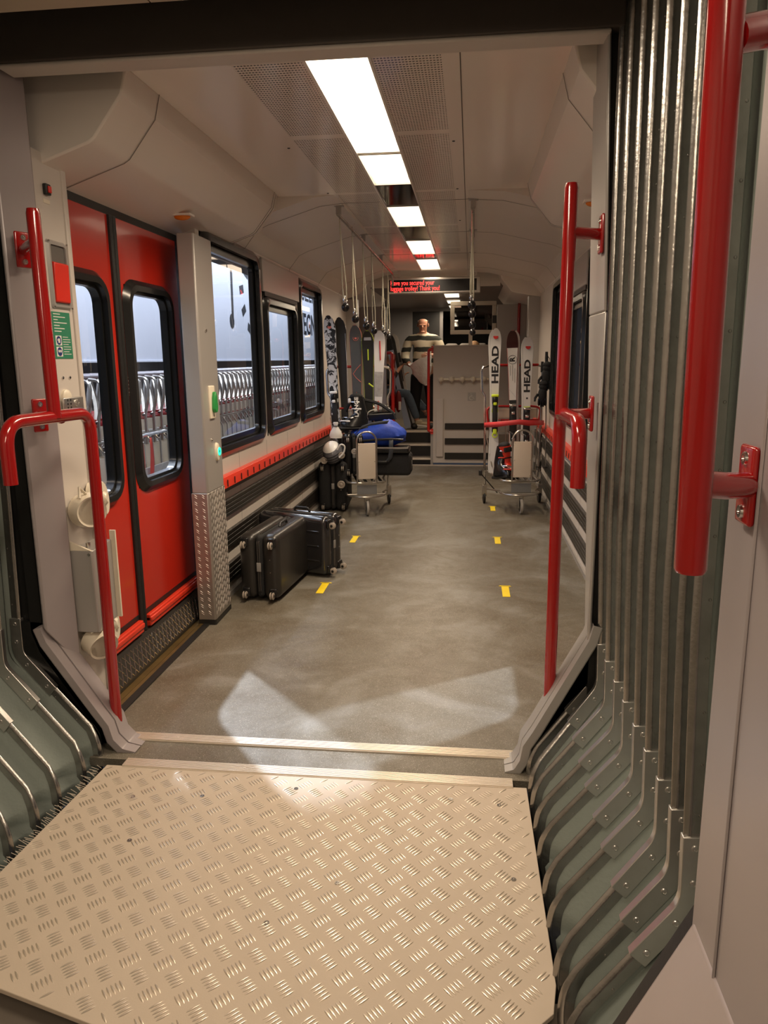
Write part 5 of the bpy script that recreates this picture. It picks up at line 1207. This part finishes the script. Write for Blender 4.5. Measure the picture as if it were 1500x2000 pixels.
# ski boots on the left trolley
def boot(c, R_, main, acc, label, lettering=None):
    rt = root('ski_boot', c, label, 'ski boot'); Cc = Vector(c); R_ = R_.to_matrix().to_4x4(); T_ = Matrix.Translation(Cc) @ R_
    q = M(); rows = []
    for z, yc, ry, rx in ((.0, .0, .145, .052), (.03, .0, .15, .055), (.07, .01, .14, .055), (.10, .04, .10, .052), (.14, .07, .072, .052), (.20, .06, .075, .056), (.26, .045, .08, .060), (.31, .03, .085, .062)):
        rows.append([(rx*math.cos(a), yc+ry*math.sin(a), z) for a in [2*math.pi*k/18 for k in range(18)]])
    q.grid(rows, True); q.f += [tuple(range(17, -1, -1)), tuple(7*18+j for j in range(18))]; q.mi += [0, 0]; q.xf(T_); obj('shell', q, main, rt, angle=60)
    q = M().rbox((0, .0, -.012), (.072, .29, .03), .01); q.xf(T_); obj('sole', q, BLACK, rt)
    q = M().ell((0, .03, .32), (.052, .07, .035)); q.xf(T_); obj('liner', q, BLACKF, rt)
    for k, (z, yc, ry) in enumerate(((.055, -.06, .085), (.09, -.02, .10), (.18, .06, .078), (.25, .045, .083))):
        q = M().tube([(.058*math.cos(a)*1.02, yc+ry*1.0*math.sin(a)+.0, z-.01*math.sin(a)) for a in [math.radians(-150+20*j) for j in range(8)]], .007, 6); q.rbox((.058, yc, z), (.012, .04, .018), .004); q.xf(T_); obj('buckle', q, CHROME if k % 2 else acc, rt)
    q = M().rbox((0, -.04, .275), (.085, .03, .05), .012); q.xf(T_); obj('cuff_panel', q, acc, rt)
    if lettering:
        rx_ = (R_ @ Vector((0, 0, 1))).normalized(); up_ = (R_ @ Vector((0, -1, 0))).normalized(); text('lettering', lettering, .055, T_ @ Vector((.066, .03, .20)), rx_, up_, WHITE, rt, sx=1.2, bold=.001)
boot((-1.20, 7.62, .86), Euler((0, math.radians(-14), math.radians(-80))), BLACKG, mat('white_print', (.7, .7, .7), .4), 'black ski boot standing upright on the pile, white lettering down its shin', 'LANGE')
boot((-.92, 7.72, .965), Euler((math.radians(8), math.radians(-78), math.radians(-80))), BLACKG, WHITE, 'black ski boot lying on its side behind the blue duffel', 'LANGE')
rt = root('strap_bundle', (-1.15, 7.75, .95), 'loose black backpack straps with small green tab above the boots', 'strap')
obj('webbing', M().tube(smooth_path([(-1.30, 7.72, 1.02), (-1.22, 7.70, 1.17), (-1.12, 7.72, 1.14), (-.95, 7.74, 1.10), (-.80, 7.74, 1.0), (-.78, 7.74, .93)], .06, 5), .017, 6), BLACKF, rt)
obj('green_tab', M().rbox((-1.185, 7.685, 1.135), (.05, .015, .06), .006), mat('neon_green', (.15, .75, .05), .5), rt)
# ski boot on the right trolley
boot((.33, 7.60, .36), Euler((math.radians(-10), math.radians(12), math.radians(28))), BLACKG, mat('boot_red', (.65, .04, .02), .3), 'black, red and white ski boot on the right trolley deck, left of the board')
boot((.415, 7.64, .36), Euler((math.radians(-4), math.radians(-8), math.radians(20))), mat('boot_red', (0, 0, 0)), BLACKG, 'red ski boot half hidden behind the right trolley board')
# ================================================================== PEOPLE
def skin_mesh(name, pts, edges, parent, mt, sub=2, rootv=0):
    me = bpy.data.meshes.new(name); off = wloc(parent)
    me.from_pydata([tuple(Vector(p[:3])-off) for p in pts], edges, []); me.materials.append(mt)
    o = bpy.data.objects.new(name, me); COL.objects.link(o); o.parent = parent
    s_ = o.modifiers.new('skin', 'SKIN'); s_.use_smooth_shade = True; s_.branch_smoothing = .4
    sd = o.modifiers.new('sub', 'SUBSURF'); sd.levels = sub; sd.render_levels = sub
    for i, p in enumerate(pts):
        sv = me.skin_vertices[0].data[i]; r = p[3]; sv.radius = r if isinstance(r, tuple) else (r, r); sv.use_root = (i == rootv)
    return o
def chain(pts, edges, seq, frm=None):
    last = frm
    for p in seq:
        pts.append(p); i = len(pts)-1
        if last is not None: edges.append((last, i))
        last = i
    return last
def hand(pts, edges, wrist, d, side, palmn):
    """five fingers from a palm beyond the wrist vertex"""
    w_ = Vector(pts[wrist][:3]); d = Vector(d).normalized(); s_ = Vector(side).normalized(); n_ = Vector(palmn).normalized()
    p = w_+d*.045; palm = chain(pts, edges, [(*p, .020)], wrist)
    for k, L in enumerate((.068, .076, .072, .056)):
        b0 = p+d*.038+s_*(.027-.018*k); e1 = b0+d*L*.5+n_*.006; e2 = e1+d*L*.3+n_*.022
        chain(pts, edges, [(*b0, .0095), (*e1, .0085), (*e2, .0075)], palm)
    t0 = p+s_*.028+d*-.006; chain(pts, edges, [(*t0, .011), (*(t0+s_*.02+d*.03+n_*.008), .010), (*(t0+s_*.02+d*.055+n_*.018), .008)], palm)
def head(rt, c, R_, name='hair', hair=None, glasses=False, bald=True):
    T_ = Matrix.Translation(c) @ R_.to_matrix().to_4x4()
    return T_
# standing man, floor UF, at Y 12
PX, PY = -.755, 12.0
man = root('person', (PX, PY, UF), 'standing person in black and cream striped sweater looking into a white bag', 'person')
pts, ed = [], []
chain(pts, ed, [(PX, PY, 1.36, (.15, .10)), (PX, PY, 1.50, (.15, .10)), (PX, PY-.02, 1.68, (.17, .11)), (PX, PY-.03, 1.80, (.13, .09)), (PX, PY-.05, 1.885, .055), (PX+.0, PY-.085, 1.95, (.066, .072)), (PX+.0, PY-.11, 2.03, (.080, .098)), (PX, PY-.105, 2.082, (.066, .080))])
for s_ in (-1, 1):
    lg = chain(pts, ed, [(PX+s_*.10, PY, 1.28, .095), (PX+s_*.12, PY-.01, .90, .062), (PX+s_*.12, PY+.02, .56, .043), (PX+s_*.13, PY-.08, .49, .038)], 0)
    if s_ < 0: seq = [(PX-.20, PY-.02, 1.79, .060), (PX-.27, PY-.03, 1.52, .046), (PX-.19, PY-.20, 1.40, .034)]
    else: seq = [(PX+.20, PY-.02, 1.79, .060), (PX+.29, PY-.05, 1.54, .046), (PX+.12, PY-.24, 1.545, .034)]
    wr = chain(pts, ed, seq, 3)
    if s_ < 0: hand(pts, ed, wr, (.75, -.55, .0), (.2, -.2, 1), (.2, .9, -.3))
    else: hand(pts, ed, wr, (-.9, -.4, -.05), (-.2, -.1, 1), (-.1, .9, -.3))
skin_mesh('body', pts, ed, man, SKIN)
q = M().ell((PX, PY-.200, 1.958), (.014, .020, .024)); q.ell((PX-.079, PY-.085, 1.99), (.012, .018, .028)); q.ell((PX+.079, PY-.085, 1.99), (.012, .018, .028)); q.ell((PX, PY-.165, 1.888), (.034, .03, .022)); q.ell((PX, PY-.176, 1.990), (.055, .02, .012))
obj('face_features', q, SKIN, man, label='nose, brow, chin and ears of the bowed head')
q = M().ell((PX-.028, PY-.190, 1.974), (.012, .006, .005)); q.ell((PX+.028, PY-.190, 1.974), (.012, .006, .005)); obj('eyes', q, mat('eye_dark', (.03, .02, .015), .3), man)
obj('mouth', M().ell((PX, PY-.190, 1.918), (.022, .006, .005)), mat('lip', (.35, .10, .08), .5), man)
q = M(); rows = []
for i in range(5):
    z = 1.97+.022*i; rows.append([(PX+(.082-.002*i)*math.cos(a), PY-.095+(.094)*math.sin(a), z) for a in [math.radians(-12+204*k/14) for k in range(15)]])
q.grid(rows); obj('hair', q, mat('short_brown_hair', (.07, .035, .022), .8), man, solid=.006)
sp, se = [], []
chain(sp, se, [(PX, PY, 1.30, (.185, .125)), (PX, PY, 1.48, (.18, .12)), (PX, PY-.02, 1.68, (.195, .125)), (PX, PY-.03, 1.80, (.145, .10)), (PX, PY-.04, 1.865, (.07, .07))])
chain(sp, se, [(PX-.215, PY-.02, 1.78, .085), (PX-.285, PY-.03, 1.53, .072), (PX-.215, PY-.165, 1.425, .058)], 3)
chain(sp, se, [(PX+.215, PY-.02, 1.78, .085), (PX+.305, PY-.05, 1.55, .072), (PX+.165, PY-.20, 1.545, .058)], 3)
skin_mesh('sweater', sp, se, man, STRIPE)
tp, te = [], []
chain(tp, te, [(PX, PY, 1.33, (.165, .12))])
for s_ in (-1, 1): chain(tp, te, [(PX+s_*.095, PY, 1.22, .115), (PX+s_*.12, PY-.01, .90, .085), (PX+s_*.125, PY+.02, .58, .072), (PX+s_*.125, PY+.02, .52, .074)], 0)
skin_mesh('trousers', tp, te, man, mat('black_trousers', (.006, .006, .007), .8))
for s_ in (-1, 1): obj('shoe', M().rbox((PX+s_*.13, PY-.05, UF+.045), (.10, .28, .085), .04, seg=4), mat('dark_shoe', (.02, .018, .016), .5), man)
man.scale = (1.05, 1.05, 1.05)
rt = root('plastic_bag', (PX-.02, PY-.32, 1.15), 'crumpled white plastic bag held open by the standing person', 'bag')
q = M(); rows = []
for i in range(11):
    t = i/10; z = 1.53-.42*t; cx = PX-.035+.10*t; rx_ = .15*(1-t)**.55+.02; row = []
    for k in range(22):
        a = 2*math.pi*k/22; wb = 1+.10*math.sin(5*a+t*6)+.05*math.sin(9*a-t*9); row.append((cx+rx_*wb*math.cos(a), PY-.33+rx_*.4*wb*math.sin(a), z+.02*math.sin(3*a)*(1-t)-.07*(1-math.cos(a))*.5*(1-t)+.04*math.cos(a)*(1-t)))
    rows.append(row)
q.grid(rows, True); obj('film', q, mat('white_film', (.70, .69, .67), .35, noise=.15, nscale=25, bump=.9, bscale=22), rt, angle=60)
obj('gathered_bottom', M().ell((PX+.065, PY-.33, 1.112), (.026, .022, .014)), mat('white_film', (0, 0, 0)), rt)
rt.location = (PX-.02, PY-.34, 1.19)
# seated passenger facing right
SX, SY = -1.36, 11.95
sit = root('person', (SX, SY, UF), 'seated person in dark jacket and blue jeans with crossed ankles and trainers', 'person')
pts, ed = [], []
chain(pts, ed, [(SX, SY, 1.00, (.14, .12)), (SX-.02, SY, 1.20, (.13, .12)), (SX, SY, 1.40, (.14, .11)), (SX+.03, SY, 1.50, .06), (SX+.10, SY-.01, 1.60, (.07, .075)), (SX+.115, SY-.01, 1.68, (.08, .08)), (SX+.10, SY-.01, 1.735, .065)])
for s_, kx, kz, fx, fz in ((-1, .36, 1.02, .52, .57), (1, .38, 1.00, .66, .70)):
    a = chain(pts, ed, [(SX+.06, SY+s_*.09, .98, .085), (SX+kx, SY+s_*.10, kz, .062), (SX+fx, SY+s_*.07, fz, .040), (SX+fx+.09, SY+s_*.07, fz-.05, .032)], 0)
    wr = chain(pts, ed, [(SX+.02, SY+s_*.17, 1.40, .055), (SX+.06, SY+s_*.20, 1.18, .045), (SX+.25, SY+s_*.08, 1.42 if s_ < 0 else 1.25, .032)], 2)
    hand(pts, ed, wr, (.5, .1*-s_, .5), (0, -s_, 0), (1, 0, -.3))
skin_mesh('body', pts, ed, sit, SKIN)
jp, je = [], []
chain(jp, je, [(SX, SY, 1.02, (.17, .15))])
for s_, kx, kz, fx, fz in ((-1, .36, 1.02, .52, .60), (1, .38, 1.00, .66, .73)): chain(jp, je, [(SX+.08, SY+s_*.09, 1.0, .105), (SX+kx, SY+s_*.10, kz, .080), (SX+fx, SY+s_*.07, fz, .060)], 0)
skin_mesh('jeans', jp, je, sit, DENIM)
kp, ke = [], []
chain(kp, ke, [(SX, SY, 1.05, (.17, .15)), (SX-.02, SY, 1.22, (.16, .14)), (SX, SY, 1.42, (.16, .13)), (SX+.03, SY, 1.50, .075)])
for s_ in (-1, 1): chain(kp, ke, [(SX+.02, SY+s_*.18, 1.40, .075), (SX+.06, SY+s_*.21, 1.18, .065), (SX+.20, SY+s_*.11, 1.36 if s_ < 0 else 1.22, .050)], 2)
skin_mesh('jacket', kp, ke, sit, BLACKF)
obj('hair', M().ell((SX+.075, SY, 1.705), (.085, .088, .085)), mat('dark_hair', (.02, .014, .012), .7), sit)
q = M().ell((SX+.185, SY-.01, 1.655), (.022, .014, .02)); q.ell((SX+.10, SY-.09, 1.65), (.018, .010, .026)); q.ell((SX+.165, SY-.01, 1.60), (.03, .03, .02)); obj('face_features', q, SKIN, sit)
obj('mouth', M().ell((SX+.178, SY-.01, 1.622), (.006, .02, .005)), mat('lip', (0, 0, 0)), sit)
for s_, fx, fz, tl, m_ in ((-1, .60, .535, -.12, mat('beige_trainer', (.50, .42, .28), .6, noise=.3, nscale=25)), (1, .74, .655, -.30, mat('brown_trainer', (.24, .13, .09), .6, noise=.2))):
    R_ = Euler((0, -tl, 0)); c = Vector((SX+fx, SY+s_*.07, fz))
    sh = obj('shoe', M().rbox(c, (.25, .095, .07), .034, R_, 4).rbox(c+Vector((-.055, 0, .03)), (.12, .09, .07), .03, R_, 4), m_, sit)
    obj('sole', M().rbox(c+Vector((.003, 0, -.035)), (.27, .10, .025), .012, R_), WHITE if s_ < 0 else BLACK, sh)
q = M().rbox((SX+.29, SY-.03, 1.475), (.012, .07, .14), .004, Euler((0, .5, 0))); obj('phone', q, BLACKG, label='dark phone in the hands of the seated person', cat='phone')
rt = root('passenger_seat', (-1.40, 12.0, UF), 'dark seat under the seated person', 'seat')
obj('cushion', M().rbox((-1.38, 12.0, .87), (.42, .46, .10), .04), BLACKF, rt); obj('base', M().box(-1.5, -1.3, 11.9, 12.1, UF, .83), GREY, rt); obj('backrest', M().rbox((-1.57, 12.0, 1.2), (.05, .44, .65), .03), BLACKF, rt)
# red backpack beside the seat
rt = root('backpack', (-1.05, 11.75, UF), 'dark red round bag hanging at the seat end', 'bag')
obj('body', M().ell((-1.12, 11.62, .90), (.05, .06, .17), 16, 10), mat('dark_red_cloth', (.16, .008, .008), .6), rt); obj('reflective_patch', M().rbox((-1.09, 11.53, .84), (.04, .01, .13), .01), WHITE, rt)
# third passenger, only the top of the head shows
HX, HY = .05, 12.55
hp = root('person', (HX, HY, UF), 'seated person behind the partition, only brown hair showing', 'person')
pts, ed = [], []
chain(pts, ed, [(HX, HY, .98, (.15, .12)), (HX, HY, 1.25, (.15, .11)), (HX, HY, 1.44, (.15, .10)), (HX, HY-.01, 1.54, .055), (HX, HY-.02, 1.64, (.07, .08)), (HX, HY-.02, 1.71, (.075, .085))])
for s_ in (-1, 1):
    chain(pts, ed, [(HX+s_*.09, HY-.05, .97, .08), (HX+s_*.1, HY-.42, .97, .06), (HX+s_*.1, HY-.42, .56, .04), (HX+s_*.1, HY-.52, .49, .035)], 0)
    wr = chain(pts, ed, [(HX+s_*.19, HY, 1.42, .055), (HX+s_*.22, HY-.05, 1.18, .042), (HX+s_*.10, HY-.26, 1.08, .032)], 2); hand(pts, ed, wr, (-.2*s_, -.9, -.1), (-s_, 0, 0), (0, 0, -1))
skin_mesh('body', pts, ed, hp, SKIN)
kp, ke = [], []
chain(kp, ke, [(HX, HY, 1.0, (.17, .14)), (HX, HY, 1.25, (.17, .13)), (HX, HY, 1.45, (.17, .12))])
for s_ in (-1, 1): chain(kp, ke, [(HX+s_*.20, HY, 1.41, .075), (HX+s_*.23, HY-.05, 1.18, .06), (HX+s_*.12, HY-.22, 1.09, .045)], 2)
skin_mesh('jumper', kp, ke, hp, BLACKF)
kp, ke = [], []
chain(kp, ke, [(HX, HY, 1.0, (.165, .14))])
for s_ in (-1, 1): chain(kp, ke, [(HX+s_*.09, HY-.05, .98, .10), (HX+s_*.1, HY-.42, .98, .078), (HX+s_*.1, HY-.42, .56, .06)], 0)
skin_mesh('trousers', kp, ke, hp, BLACKF)
obj('hair', M().ell((HX, HY+.0, 1.735), (.095, .10, .10), 16, 10), mat('light_brown_hair', (.30, .17, .08), .7, noise=.4, nscale=60), hp)
q = M().ell((HX, HY-.105, 1.66), (.013, .02, .02)); obj('nose', q, SKIN, hp)
